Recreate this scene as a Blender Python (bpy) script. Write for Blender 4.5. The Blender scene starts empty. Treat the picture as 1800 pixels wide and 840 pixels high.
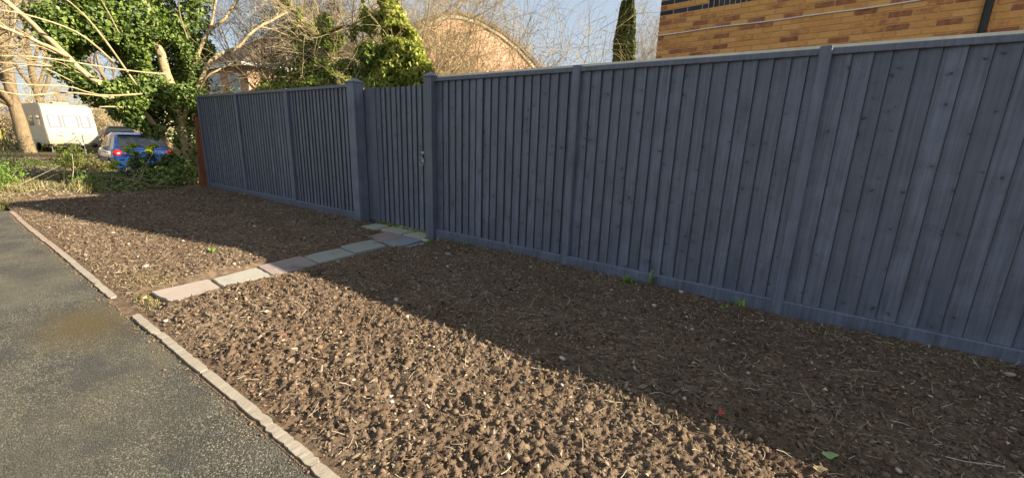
import bpy, math, random
import numpy as np
from mathutils import Vector

rad = math.radians
scene = bpy.context.scene

# ------------------------------------------------------------------ camera, world, sun, exposure
CAM = np.array([0.0, -3.7614, 1.3123]); YAW, PITCH, ROLL, FPX = rad(34.756), rad(13.677), rad(1.825), 731.93
cd = bpy.data.cameras.new("camera"); cam = bpy.data.objects.new("camera", cd); scene.collection.objects.link(cam)
cd.sensor_fit = 'HORIZONTAL'; cd.sensor_width = 36.0; cd.lens = FPX * 36.0 / 1800.0; cd.clip_end = 2000; cd.clip_start = 0.05
_fw = np.array([-math.sin(YAW) * math.cos(PITCH), math.cos(YAW) * math.cos(PITCH), -math.sin(PITCH)])
_r0 = np.array([math.cos(YAW), math.sin(YAW), 0.0]); _u0 = np.cross(_r0, _fw)
RT = math.cos(ROLL) * _r0 + math.sin(ROLL) * _u0; UP = -math.sin(ROLL) * _r0 + math.cos(ROLL) * _u0; FW = _fw
from mathutils import Matrix
cam.matrix_world = Matrix(((RT[0], UP[0], -FW[0], CAM[0]), (RT[1], UP[1], -FW[1], CAM[1]), (RT[2], UP[2], -FW[2], CAM[2]), (0, 0, 0, 1)))
scene.camera = cam

SUN_AZ, SUN_EL = rad(28.0), rad(26.2)          # measured from +X towards +Y
world = bpy.data.worlds.new("World"); scene.world = world; world.use_nodes = True
wn = world.node_tree.nodes; wl = world.node_tree.links
for n in list(wn): wn.remove(n)
out = wn.new('ShaderNodeOutputWorld'); bg = wn.new('ShaderNodeBackground'); sky = wn.new('ShaderNodeTexSky')
sky.sky_type = 'NISHITA'; sky.sun_disc = False; sky.sun_elevation = SUN_EL; sky.sun_rotation = rad(90) - SUN_AZ
sky.air_density = 1.0; sky.dust_density = .7; sky.ozone_density = 1.0
tc = wn.new('ShaderNodeTexCoord'); mp = wn.new('ShaderNodeMapping'); mp.inputs['Scale'].default_value = (1, 1, 2.6)
nz = wn.new('ShaderNodeTexNoise'); nz.inputs['Scale'].default_value = 2.1; nz.inputs['Detail'].default_value = 6; nz.inputs['Roughness'].default_value = .55
cr = wn.new('ShaderNodeValToRGB'); cr.color_ramp.elements[0].position = .36; cr.color_ramp.elements[1].position = .68
cr.color_ramp.elements[0].color = (.70, .70, .70, 1); cr.color_ramp.elements[1].color = (.95, .95, .95, 1)
mx = wn.new('ShaderNodeMixRGB'); mx.inputs[2].default_value = (1.56, 1.74, 1.93, 1)
wl.new(tc.outputs['Generated'], mp.inputs[0]); wl.new(mp.outputs[0], nz.inputs['Vector']); wl.new(nz.outputs['Fac'], cr.inputs[0])
wl.new(cr.outputs[0], mx.inputs[0]); wl.new(sky.outputs[0], mx.inputs[1]); wl.new(mx.outputs[0], bg.inputs[0]); wl.new(bg.outputs[0], out.inputs[0])
bg.inputs[1].default_value = 0.11
sd = bpy.data.lights.new("sun", 'SUN'); sd.energy = 5.0; sd.angle = rad(0.5); sd.color = (1.0, .89, .71)
sun = bpy.data.objects.new("sun", sd); scene.collection.objects.link(sun)
SDIR = Vector((math.cos(SUN_AZ) * math.cos(SUN_EL), math.sin(SUN_AZ) * math.cos(SUN_EL), math.sin(SUN_EL)))
sun.rotation_euler = SDIR.to_track_quat('Z', 'Y').to_euler()
vs = scene.view_settings; vs.view_transform = 'Standard'; vs.look = 'None'; vs.exposure = 1.55; vs.gamma = 1.0; vs.use_curve_mapping = False
scene.cycles.max_bounces = 6; scene.cycles.transparent_max_bounces = 8; scene.cycles.use_denoising = True

# ------------------------------------------------------------------ helpers
rng = np.random.default_rng(7)
def wloc(o):
    p = Vector((0, 0, 0))
    while o is not None: p = p + o.location; o = o.parent
    return p
def mesh_np(name, V, F, smooth=False):
    V = np.ascontiguousarray(V, dtype=np.float32)
    me = bpy.data.meshes.new(name)
    if isinstance(F, np.ndarray):
        k = F.shape[1]; F = np.ascontiguousarray(F, dtype=np.int32)
        me.vertices.add(len(V)); me.vertices.foreach_set('co', V.ravel())
        me.loops.add(F.size); me.loops.foreach_set('vertex_index', F.ravel())
        me.polygons.add(len(F)); me.polygons.foreach_set('loop_start', np.arange(0, F.size, k, dtype=np.int32))
        me.update(calc_edges=True); me.validate()
    else:
        me.from_pydata([tuple(map(float, v)) for v in V], [], [list(map(int, f)) for f in F]); me.update()
    if smooth: me.polygons.foreach_set('use_smooth', np.ones(len(me.polygons), dtype=bool))
    return me
def link(name, me, mat, parent=None, loc=(0, 0, 0)):
    o = bpy.data.objects.new(name, me); scene.collection.objects.link(o)
    if mat is not None and me is not None and not me.materials: me.materials.append(mat)
    o.parent = parent; o.location = loc
    return o
def add(name, V, F, mat, parent=None, org=None, smooth=False, local=False):
    """mesh object from world-space vertices (local=True: already in the parent's space)"""
    V = np.asarray(V, dtype=float)
    if local: return link(name, mesh_np(name, V, F, smooth), mat, parent)
    if org is None:
        org = np.array(wloc(parent)) if parent is not None else np.array([V[:, 0].mean(), V[:, 1].mean(), V[:, 2].min()])
    base = np.array(wloc(parent)) if parent is not None else np.zeros(3)
    return link(name, mesh_np(name, V - np.asarray(org), F, smooth), mat, parent, tuple(np.asarray(org) - base))
def thing(name, label, cat, loc=(0, 0, 0), rz=0, group=None):
    o = bpy.data.objects.new(name, None); scene.collection.objects.link(o); o.location = loc; o.rotation_euler = (0, 0, rz)
    o.empty_display_size = .1
    return tag(o, label, cat, group)
def tag(o, label, cat=None, group=None, kind=None):
    if label: o['label'] = label
    if cat: o['category'] = cat
    if group: o['group'] = group
    if kind: o['kind'] = kind
    return o
def structure(o, label=None): o['kind'] = 'structure'; (label and o.__setitem__('label', label)); return o
class MB:
    def __init__(s): s.V = []; s.F = []; s.n = 0
    def put(s, V, F):
        V = np.asarray(V, dtype=float).reshape(-1, 3); s.V.append(V); s.F += [[i + s.n for i in f] for f in F]; s.n += len(V); return s
    def box(s, x0, x1, y0, y1, z0, z1, bev=0.0):
        if bev <= 0:
            V = [(x, y, z) for z in (z0, z1) for y in (y0, y1) for x in (x0, x1)]
            return s.put(V, [(0, 2, 3, 1), (4, 5, 7, 6), (0, 1, 5, 4), (2, 6, 7, 3), (0, 4, 6, 2), (1, 3, 7, 5)])
        b = bev; V = []; 
        for z, i in ((z0, b), (z0 + b, 0), (z1 - b, 0), (z1, b)):
            j = i
            V += [(x0 + b + 0 * j if i else x0 + b, y0 + i, z), (x1 - b, y0 + i, z), (x1 - i, y0 + b, z), (x1 - i, y1 - b, z), (x1 - b, y1 - i, z), (x0 + b, y1 - i, z), (x0 + i, y1 - b, z), (x0 + i, y0 + b, z)]
        F = [tuple(range(7, -1, -1)), tuple(range(24, 32))]
        for r in range(3):
            for k in range(8): F.append((r * 8 + k, r * 8 + (k + 1) % 8, r * 8 + 8 + (k + 1) % 8, r * 8 + 8 + k))
        return s.put(V, F)
    def prism(s, poly, a, b, axis='z'):
        """extrude a 2d polygon between a and b along an axis"""
        n = len(poly); V = []
        for t in (a, b):
            for (u, v) in poly: V.append({'z': (u, v, t), 'y': (u, t, v), 'x': (t, u, v)}[axis])
        F = [tuple(range(n))[::-1], tuple(range(n, 2 * n))] + [(i, (i + 1) % n, n + (i + 1) % n, n + i) for i in range(n)]
        return s.put(V, F)
    def tube(s, pts, rads, sides=8, cap=True):
        pts = np.asarray(pts, dtype=float); V, F = tubes(pts[None], np.broadcast_to(np.asarray(rads, float), (len(pts),))[None], sides)
        F = [list(f) for f in F]; m = len(pts)
        if cap: F += [list(range(sides))[::-1], [(m - 1) * sides + k for k in range(sides)]]
        return s.put(V, F)
    def lathe(s, prof, c, axis='z', n=20):
        """prof: list of (radius, height)"""
        V = []; F = []
        for (r, h) in prof:
            for k in range(n):
                a = 2 * math.pi * k / n; u, v = r * math.cos(a), r * math.sin(a)
                V.append({'z': (c[0] + u, c[1] + v, c[2] + h), 'y': (c[0] + u, c[1] + h, c[2] + v), 'x': (c[0] + h, c[1] + u, c[2] + v)}[axis])
        for i in range(len(prof) - 1):
            for k in range(n): F.append((i * n + k, i * n + (k + 1) % n, (i + 1) * n + (k + 1) % n, (i + 1) * n + k))
        F += [tuple(range(n))[::-1], tuple((len(prof) - 1) * n + k for k in range(n))]
        return s.put(V, F)
    def build(s, name, mat, parent=None, org=None, smooth=False, local=False):
        return add(name, np.concatenate(s.V), s.F, mat, parent, org, smooth, local)
def norm(v): return v / (np.linalg.norm(v, axis=-1, keepdims=True) + 1e-12)
def tubes(P, R, sides):
    """P (B,n,3) polylines, R (B,n) radii -> vertices and quads"""
    P = np.asarray(P, float); R = np.asarray(R, float); B, n, _ = P.shape
    T = norm(np.gradient(P, axis=1)); m = norm(P[:, -1] - P[:, 0] + 1e-9)
    ref = np.where(np.abs(m[:, 2:3]) > .8, np.array([[1., 0, 0]]), np.array([[0, 0, 1.]]))
    U = norm(np.cross(T, ref[:, None])); W = np.cross(T, U)
    a = np.arange(sides) * 2 * math.pi / sides
    V = P[:, :, None] + R[:, :, None, None] * (np.cos(a)[None, None, :, None] * U[:, :, None] + np.sin(a)[None, None, :, None] * W[:, :, None])
    idx = np.arange(B * n * sides).reshape(B, n, sides); i0 = idx[:, :-1]; i1 = idx[:, 1:]
    F = np.stack([i0, np.roll(i0, -1, 2), np.roll(i1, -1, 2), i1], -1).reshape(-1, 4)
    return V.reshape(-1, 3), F
def leaves(P, N, size, rg, fold=.35, aspect=.8, down=0.0):
    """folded diamond leaves at points P facing N: two triangles each"""
    n = len(P); N = norm(N); t = norm(rg.normal(size=(n, 3)) + np.array([0, 0, -down])); t = norm(t - (t * N).sum(1, keepdims=True) * N); b = np.cross(N, t)
    s = (np.asarray(size) * np.ones(n))[:, None] * rg.uniform(.45, 1.45, (n, 1))
    V = np.stack([P - t * s * .45, P + b * s * .5 * aspect + N * s * fold * .5 - t * s * .1, P + t * s * .6 - N * s * .12, P - b * s * .5 * aspect + N * s * fold * .5 - t * s * .1], 1)
    i = np.arange(n)[:, None] * 4
    F = np.concatenate([i + np.array([[0, 1, 2]]), i + np.array([[0, 2, 3]])], 1).reshape(-1, 3)
    return V.reshape(-1, 3), F
def merge(parts):
    V = []; F = []; n = 0
    for v, f in parts: V.append(v); F.append(f + n); n += len(v)
    return np.concatenate(V), np.concatenate(F)
def growth(P0, D0, L, R0, n, rg, wander=.25, up=0.0, taper=.25):
    B = len(P0); pts = np.zeros((B, n, 3)); pts[:, 0] = P0; d = norm(D0); st = (np.asarray(L) / (n - 1))[:, None]
    for i in range(1, n):
        d = norm(d + rg.normal(size=(B, 3)) * wander + np.array([0, 0, up])); pts[:, i] = pts[:, i - 1] + d * st
    rr = np.asarray(R0)[:, None] * np.linspace(1, taper, n)[None]
    return pts, rr
def sprout(pts, rr, k, rg, t0=.3, ang=(.5, 1.0), lr=(.4, .7), rmul=.6, n=5, wander=.25, up=0.0, minr=.002, taper=.25):
    B, m, _ = pts.shape; par = np.repeat(np.arange(B), k); t = rg.uniform(t0, 1, B * k) * (m - 1); i = np.minimum(t.astype(int), m - 2); f = (t - i)[:, None]
    p = pts[par, i] * (1 - f) + pts[par, i + 1] * f; d = norm(pts[par, i + 1] - pts[par, i])
    q = norm(np.cross(d, rg.normal(size=(B * k, 3)))); a = rg.uniform(*ang, B * k)[:, None]; nd = d * np.cos(a) + q * np.sin(a)
    Lp = np.linalg.norm(np.diff(pts, axis=1), axis=2).sum(1)[par]
    r0 = np.maximum((rr[par, i] * (1 - f[:, 0]) + rr[par, i + 1] * f[:, 0]) * rmul, minr)
    return growth(p, nd, Lp * rg.uniform(*lr, B * k), r0, n, rg, wander, up, taper)
_tabs = {}
def vnoise(x, y, seed=0):
    if seed not in _tabs: _tabs[seed] = np.random.default_rng(1000 + seed).random((256, 256))
    T = _tabs[seed]; xi = np.floor(x).astype(int); yi = np.floor(y).astype(int); u = x - xi; v = y - yi; u = u * u * (3 - 2 * u); v = v * v * (3 - 2 * v)
    a = T[xi & 255, yi & 255]; b = T[(xi + 1) & 255, yi & 255]; c = T[xi & 255, (yi + 1) & 255]; d = T[(xi + 1) & 255, (yi + 1) & 255]
    return (a * (1 - u) + b * u) * (1 - v) + (c * (1 - u) + d * u) * v
def sstep(a, b, x): t = np.clip((x - a) / (b - a), 0, 1); return t * t * (3 - 2 * t)
def px(x, y, z):
    d = np.stack([np.asarray(x, float) - CAM[0], np.asarray(y, float) - CAM[1], np.asarray(z, float) - CAM[2]], -1); w = d @ FW
    return 900 + FPX * (d @ RT) / w, 420 - FPX * (d @ UP) / w

# ------------------------------------------------------------------ materials
class M:
    """small node-material builder"""
    def __init__(s, name, rough=.8, spec=.3, metal=0.0):
        s.m = bpy.data.materials.new(name); s.m.use_nodes = True; s.t = s.m.node_tree; s.n = s.t.nodes; s.l = s.t.links
        s.p = s.n['Principled BSDF']; s.p.inputs['Roughness'].default_value = rough; s.p.inputs['Specular IOR Level'].default_value = spec; s.p.inputs['Metallic'].default_value = metal
        s._c = None
    def N(s, t, **k):
        n = s.n.new(t)
        for a, b in k.items():
            if a in n.inputs: n.inputs[a].default_value = b
            else: setattr(n, a, b)
        return n
    def coord(s, kind='Object', scale=(1, 1, 1), rnd=0.0):
        tc = s.N('ShaderNodeTexCoord'); mp = s.N('ShaderNodeMapping'); mp.inputs['Scale'].default_value = scale
        s.l.new(tc.outputs[kind], mp.inputs['Vector'])
        if rnd:
            oi = s.N('ShaderNodeObjectInfo'); mu = s.N('ShaderNodeMath', operation='MULTIPLY'); mu.inputs[1].default_value = rnd
            s.l.new(oi.outputs['Random'], mu.inputs[0]); s.l.new(mu.outputs[0], mp.inputs['Location'])
        return mp.outputs[0]
    def noise(s, co, scale, detail=5, rough=.6):
        n = s.N('ShaderNodeTexNoise'); n.inputs['Scale'].default_value = scale; n.inputs['Detail'].default_value = detail; n.inputs['Roughness'].default_value = rough
        s.l.new(co, n.inputs['Vector']); return n.outputs['Fac']
    def voro(s, co, scale, out='Distance'):
        n = s.N('ShaderNodeTexVoronoi'); n.inputs['Scale'].default_value = scale; s.l.new(co, n.inputs['Vector']); return n.outputs[out]
    def ramp(s, fac, stops):
        r = s.N('ShaderNodeValToRGB'); e = r.color_ramp.elements
        while len(e) < len(stops): e.new(.5)
        for i, (p, c) in enumerate(stops): e[i].position = p; e[i].color = (*c, 1) if len(c) == 3 else c
        s.l.new(fac, r.inputs[0]); return r.outputs[0]
    def mix(s, fac, a, b, mode='MIX'):
        m = s.N('ShaderNodeMixRGB', blend_type=mode)
        for k, v in ((0, fac), (1, a), (2, b)):
            if hasattr(v, 'links') or hasattr(v, 'is_linked'): s.l.new(v, m.inputs[k])
            else: m.inputs[k].default_value = v if k == 0 else (*v, 1)
        return m.outputs[0]
    def math(s, op, a, b=0.0):
        m = s.N('ShaderNodeMath', operation=op)
        for k, v in ((0, a), (1, b)):
            if hasattr(v, 'is_linked'): s.l.new(v, m.inputs[k])
            else: m.inputs[k].default_value = v
        return m.outputs[0]
    def color(s, c):
        if hasattr(c, 'is_linked'): s.l.new(c, s.p.inputs['Base Color'])
        else: s.p.inputs['Base Color'].default_value = (*c, 1)
        s._c = c; return s
    def bump(s, h, strength=.4, dist=.01):
        b = s.N('ShaderNodeBump'); b.inputs['Strength'].default_value = strength; b.inputs['Distance'].default_value = dist
        s.l.new(h, b.inputs['Height']); s.l.new(b.outputs[0], s.p.inputs['Normal']); return s
    def rough(s, f): s.l.new(f, s.p.inputs['Roughness']); return s
    def island(s): return s.N('ShaderNodeNewGeometry').outputs['Random Per Island']
    def rand(s): return s.N('ShaderNodeObjectInfo').outputs['Random']
    def translucent(s, fac=.35):
        o = s.n['Material Output']; t = s.N('ShaderNodeBsdfTranslucent'); m = s.N('ShaderNodeMixShader'); m.inputs[0].default_value = fac
        if hasattr(s._c, 'is_linked'): s.l.new(s._c, t.inputs[0])
        else: t.inputs[0].default_value = (*s._c, 1)
        s.l.new(s.p.outputs[0], m.inputs[1]); s.l.new(t.outputs[0], m.inputs[2]); s.l.new(m.outputs[0], o.inputs[0]); return s
def plain(name, c, rough=.6, spec=.4, metal=0.0, var=.12, sc=9):
    m = M(name, rough, spec, metal); co = m.coord(); f = m.noise(co, sc)
    lo = tuple(x * (1 - var) for x in c); hi = tuple(min(1, x * (1 + var)) for x in c)
    return m.color(m.ramp(f, [(.3, lo), (.7, hi)])).m

def mat_fence(name, base, knots=True, grain=1.0):
    m = M(name, .5, .5); co = m.coord('Object', (1, 1, 1), 37.0)
    g = m.coord('Object', (48, 48, 1.6), 61.0); gr = m.noise(g, 1.0, 6, .65)
    blot = m.noise(co, 4.5, 4, .6); fine = m.noise(co, 46, 3, .6)
    v = m.math('ADD', m.math('MULTIPLY', gr, .6), m.math('MULTIPLY', blot, .4))
    d = tuple(x * .42 for x in base); h = tuple(x * 1.5 for x in base)
    c = m.ramp(v, [(.30, d), (.5, base), (.68, h)])
    st_ = m.noise(m.coord('Object', (85, 85, 1.1), 29.0), 1.0, 3, .5); c = m.mix(m.ramp(st_, [(.60, (0, 0, 0)), (.70, (.32, .32, .32))]), c, tuple(x * .4 for x in base))
    c = m.mix(m.math('MULTIPLY', m.rand(), .5), c, tuple(x * .62 for x in base))
    if knots:
        def flat(sx, sz, rnd):
            a = m.coord('Object', (sx, 1, sz), rnd); sp_ = m.N('ShaderNodeSeparateXYZ'); cb = m.N('ShaderNodeCombineXYZ'); m.l.new(a, sp_.inputs[0]); m.l.new(sp_.outputs[0], cb.inputs[0]); m.l.new(sp_.outputs[2], cb.inputs[1]); return cb.outputs[0]
        def voro2(c_, scale, vary=0):
            n_ = m.N('ShaderNodeTexVoronoi', voronoi_dimensions='2D'); n_.inputs['Scale'].default_value = scale; m.l.new(c_, n_.inputs['Vector'])
            if not vary: return n_.outputs['Distance']
            sc_ = m.N('ShaderNodeSeparateColor'); m.l.new(n_.outputs['Color'], sc_.inputs[0]); return m.math('MULTIPLY', n_.outputs['Distance'], m.math('ADD', .7, m.math('MULTIPLY', m.math('POWER', sc_.outputs[0], 2.0), 7.0)))
        wob = m.N('ShaderNodeVectorMath', operation='ADD'); wn_ = m.N('ShaderNodeTexNoise'); wn_.inputs['Scale'].default_value = 14.0; m.l.new(co, wn_.inputs['Vector']); wsc = m.N('ShaderNodeVectorMath', operation='SCALE'); wsc.inputs['Scale'].default_value = .05; m.l.new(wn_.outputs['Color'], wsc.inputs[0]); m.l.new(flat(.75, 1.0, 83.0), wob.inputs[0]); m.l.new(wsc.outputs[0], wob.inputs[1])
        ds = voro2(wob.outputs[0], 8.5, 1); wv = m.noise(co, 60, 4)
        k = m.math('ADD', ds, m.math('MULTIPLY', m.math('SUBTRACT', wv, .5), .22))
        halo = m.ramp(k, [(.04, (1, 1, 1)), (.34, (0, 0, 0))]); core = m.ramp(k, [(.04, (1, 1, 1)), (.075, (0, 0, 0))])
        c = m.mix(m.math('MULTIPLY', halo, .34), c, tuple(x * .42 for x in base)); c = m.mix(m.math('MULTIPLY', core, .85), c, tuple(x * .2 for x in base))
        sp = voro2(flat(1, .8, 19.0), 24.0); spk = m.ramp(sp, [(.05, (1, 1, 1)), (.09, (0, 0, 0))]); msk = m.ramp(m.noise(co, 7, 2), [(.52, (0, 0, 0)), (.6, (1, 1, 1))])
        c = m.mix(m.math('MULTIPLY', m.math('MULTIPLY', spk, msk), .7), c, tuple(x * .3 for x in base))
    m.color(c); m.bump(m.math('ADD', m.math('MULTIPLY', gr, .8 * grain), m.math('MULTIPLY', fine, .3)), .45, .004)
    m.rough(m.ramp(v, [(.3, (.42, .42, .42)), (.7, (.58, .58, .58))]))
    return m.m
EDGE = plain('board_seam_shade', (.055, .061, .074), .9, .1)  # shade in the seams between boards, put into the edge colour
EDGE2 = plain('far_board_seam_shade', (.072, .08, .10), .9, .1)  # paler painted seam shade for the two farthest left panels
FENCE = mat_fence('fence_paint', (.130, .147, .190))
POSTM = mat_fence('post_paint', (.128, .142, .186), False, .5)
GRAVB = mat_fence('gravel_board_paint', (.114, .128, .172), False, .3)
PALE = plain('pale_timber', (.74, .66, .5), .7)
IRON = plain('galvanised_iron', (.35, .36, .36), .35, .5, .8)

def mat_soil():
    m = M('soil', .95, .08); co = m.coord('Object')
    big = m.noise(co, 1.1, 4); mid = m.noise(co, 16, 6, .65); fine = m.noise(co, 120, 4, .7)
    c = m.ramp(mid, [(.25, (.066, .046, .031)), (.5, (.162, .115, .076)), (.75, (.32, .24, .16))])
    c = m.mix(m.ramp(big, [(.42, (0, 0, 0)), (.7, (.55, .55, .55))]), c, (.13, .078, .048))
    sp = m.voro(co, 75); c = m.mix(m.ramp(sp, [(.08, (.7, .7, .7)), (.14, (0, 0, 0))]), c, (.36, .29, .2))
    c = m.mix(m.math('MULTIPLY', fine, .55), c, (.085, .055, .036)); m.color(c)
    m.bump(m.math('ADD', mid, m.math('MULTIPLY', fine, .5)), .9, .012); return m.m
SOIL = mat_soil()
def mat_clod():
    m = M('soil_clod', .95, .06); co = m.coord('Object'); mid = m.noise(co, 40, 5, .7); r = m.island()
    c = m.ramp(mid, [(.25, (.078, .055, .036)), (.75, (.29, .215, .14))]); c = m.mix(m.math('MULTIPLY', r, .5), c, (.17, .108, .064)); m.color(c); m.bump(mid, .8, .006); return m.m
CLOD = mat_clod()
def mat_asphalt():
    m = M('asphalt', .85, .3); co = m.coord('Object'); v = m.voro(co, 175, 'Color'); ds = m.voro(co, 175); big = m.noise(co, .9, 5, .55); mid = m.noise(co, 6, 4); fine = m.noise(co, 70, 4, .7)
    sepr = m.N('ShaderNodeSeparateColor'); m.l.new(v, sepr.inputs[0]); g = sepr.outputs[0]
    c = m.ramp(g, [(.0, (.030, .029, .025)), (.5, (.066, .059, .043)), (.80, (.13, .118, .09)), (.97, (.29, .26, .20))])
    c = m.mix(m.ramp(big, [(.38, (0, 0, 0)), (.66, (.7, .7, .7))]), c, (.128, .112, .076)); c = m.mix(m.ramp(m.noise(m.coord('Object', (.8, 1.3, 1)), 2.3, 5, .6), [(.45, (0, 0, 0)), (.62, (.6, .6, .6))]), c, (.045, .045, .042))
    st = m.coord('Object', (1.2, .35, 1)); c = m.mix(m.ramp(m.noise(st, 1.7, 4), [(.56, (0, 0, 0)), (.72, (.5, .5, .5))]), c, (.155, .142, .110))
    # algae stain beside the path
    mp = m.N('ShaderNodeMapping'); tcn = m.N('ShaderNodeTexCoord'); m.l.new(tcn.outputs['Object'], mp.inputs[0]); mp.inputs['Location'].default_value = (-.55, -1.65, 0) ; mp.inputs['Scale'].default_value = (1.5, 2.6, 0)
    ln = m.N('ShaderNodeVectorMath', operation='LENGTH'); m.l.new(mp.outputs[0], ln.inputs[0]); dd = m.math('ADD', ln.outputs['Value'], m.math('MULTIPLY', m.math('SUBTRACT', mid, .5), .9))
    c = m.mix(m.ramp(dd, [(.15, (.75, .75, .75)), (.85, (0, 0, 0))]), c, (.095, .066, .020)); m.color(c)
    m.bump(m.math('ADD', m.math('MULTIPLY', ds, -1.0), fine), .9, .006); return m.m
ASPH = mat_asphalt()
def mat_ground():
    m = M('verge_ground', .95, .05); co = m.coord('Object'); a = m.noise(co, .35, 5, .6); b = m.noise(co, 7, 6, .7)
    lit = m.ramp(b, [(.25, (.06, .042, .026)), (.55, (.15, .108, .062)), (.8, (.28, .22, .14))]); gr = m.ramp(b, [(.25, (.045, .065, .015)), (.75, (.13, .16, .045))])
    m.color(m.mix(m.ramp(a, [(.5, (0, 0, 0)), (.6, (1, 1, 1))]), lit, gr)); m.bump(b, .8, .04); return m.m
GROUND = mat_ground()
def mat_stone(name, a, b, stain=(.05, .045, .04)):
    m = M(name, .8, .25); co = m.coord('Object', (1, 1, 1), 11.0); f = m.noise(co, 7, 6, .6); g = m.noise(co, 45, 4); s = m.noise(co, 3.1, 3)
    c = m.mix(f, a, b); c = m.mix(m.ramp(s, [(.6, (0, 0, 0)), (.7, (.5, .5, .5))]), c, stain); c = m.mix(m.math('MULTIPLY', g, .25), c, tuple(x * .55 for x in a)); m.color(c)
    m.bump(m.math('ADD', f, m.math('MULTIPLY', g, .4)), .5, .008); return m.m
ST_PINK = mat_stone('pink_sandstone', (0.345, 0.275, 0.225), (0.435, 0.36, 0.30), (.3, .2, .15)); ST_BUFF = mat_stone('buff_sandstone', (0.325, 0.300, 0.243), (0.425, 0.395, 0.325), (.12, .10, .06))
ST_GREY = mat_stone('grey_sandstone', (0.257, 0.257, 0.218), (0.343, 0.343, 0.296)); ST_BLUE = mat_stone('blue_grey_stone', (0.195, 0.218, 0.242), (0.281, 0.312, 0.335), (.03, .03, .03)); ST_MAUVE = mat_stone('mauve_sandstone', (0.257, 0.199, 0.183), (0.335, 0.273, 0.242))
ST_PALE = mat_stone('pale_sandstone', (0.343, 0.335, 0.257), (0.452, 0.445, 0.359), (.2, .17, .08)); KERB = mat_stone('pale_edging', (0.281, 0.234, 0.176), (0.421, 0.367, 0.289), (.20, .15, .10)); KERBB = mat_stone('brown_edging', (.30, .22, .16), (.42, .33, .25), (.2, .14, .09))
PEBBLE = mat_stone('pebble', (.38, .33, .27), (.6, .55, .46))
def mat_bark(name, a, b, sc=1.0):
    m = M(name, .9, .1); co = m.coord('Object', (9 * sc, 9 * sc, 2.2 * sc)); f = m.noise(co, 1.6, 6, .65); g = m.noise(m.coord('Object'), 1.3, 3)
    m.color(m.mix(m.ramp(g, [(.4, (0, 0, 0)), (.7, (.5, .5, .5))]), m.ramp(f, [(.3, a), (.7, b)]), tuple(x * .7 for x in a))); m.bump(f, .8, .02); return m.m
BARK = mat_bark('tan_bark', (.33, .245, .13), (.56, .45, .27)); BARKD = mat_bark('dull_bark', (.17, .12, .07), (.32, .24, .14)); TWIG = mat_bark('twig_bark', (.33, .25, .13), (.52, .42, .25), 3); TWIGD = mat_bark('dark_twig', (.10, .075, .05), (.19, .145, .095), 3); MOSS = mat_bark('mossy_bark', (.10, .095, .035), (.22, .19, .075))
def mat_leaf(name, cols, rough=.45, tr=.25, spec=.4):
    m = M(name, rough, spec); n = len(cols); m.color(m.ramp(m.island(), [((i + .0) / max(1, n - 1), c) for i, c in enumerate(cols)])); m.translucent(tr); return m.m
IVY = mat_leaf('ivy_leaf', [(.045, .075, .018), (.095, .15, .03), (.17, .24, .046), (.28, .35, .075)])
IVYY = mat_leaf('yellow_ivy_leaf', [(.14, .18, .03), (.27, .31, .05), (.42, .44, .085), (.58, .56, .15)], tr=.45)
IVYG = mat_leaf('ivy_mid_leaf', [(.075, .12, .024), (.15, .21, .038), (.26, .32, .055), (.42, .45, .09)], tr=.45)
CONF = mat_leaf('conifer_spray', [(.05, .07, .018), (.10, .125, .03), (.16, .18, .045), (.23, .24, .07)], .7, .15, .2)
GRASS = mat_leaf('grass_blade', [(.10, .11, .03), (.19, .19, .055), (.30, .26, .10), (.42, .34, .17)], .6, .3, .2)
STRAW = mat_leaf('straw', [(.10, .065, .04), (.26, .18, .105), (.46, .37, .24), (.66, .58, .44)], .8, .05, .1)
LIME = mat_leaf('lime_bract', [(.42, .50, .03), (.60, .66, .06)], .5, .35); EUPH = mat_leaf('spurge_leaf', [(.04, .085, .03), (.08, .14, .04)], .5, .25); WEED = mat_leaf('weed_leaf', [(.12, .22, .03), (.25, .36, .07)], .5, .3)
DRYL = mat_leaf('dry_leaf', [(.12, .08, .045), (.26, .18, .10), (.42, .32, .19), (.62, .54, .40)], .8, .1, .1)
def mat_brick(name, stops, rnd=.5):
    m = M(name, .85, .15); co = m.coord('Object', (1, 1, 1), 23.0); f = m.noise(co, 14, 5, .65); g = m.noise(co, 110, 3)
    v = m.math('ADD', m.math('MULTIPLY', f, 1 - rnd), m.math('MULTIPLY', m.rand(), rnd)); c = m.ramp(v, stops)
    pit = m.ramp(m.voro(co, 38), [(.07, (.8, .8, .8)), (.11, (0, 0, 0))]); c = m.mix(m.math('MULTIPLY', pit, m.ramp(f, [(.5, (0, 0, 0)), (.6, (.7, .7, .7))])), c, (.12, .06, .03))
    m.color(c); m.bump(m.math('ADD', f, m.math('MULTIPLY', g, .5)), .5, .006); return m.m
BRICK = mat_brick('buff_brick', [(.18, (.24, .085, .05)), (.31, (.42, .165, .075)), (.43, (.68, .315, .10)), (.64, (.76, .372, .12)), (.85, (.80, .43, .165))])
BRICKF = mat_brick('buff_brick_far', [(.2, (.44, .18, .075)), (.45, (.62, .30, .092)), (.8, (.70, .37, .12))], .05)
BLACKB = mat_brick('blue_engineering_brick', [(.2, (.035, .04, .055)), (.8, (.065, .072, .095))]); MORT = plain('mortar', (.62, .40, .19), .95, .05, var=.25, sc=40); MORTL = plain('pale_mortar', (.62, .55, .42), .95)
REDB = None
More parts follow.
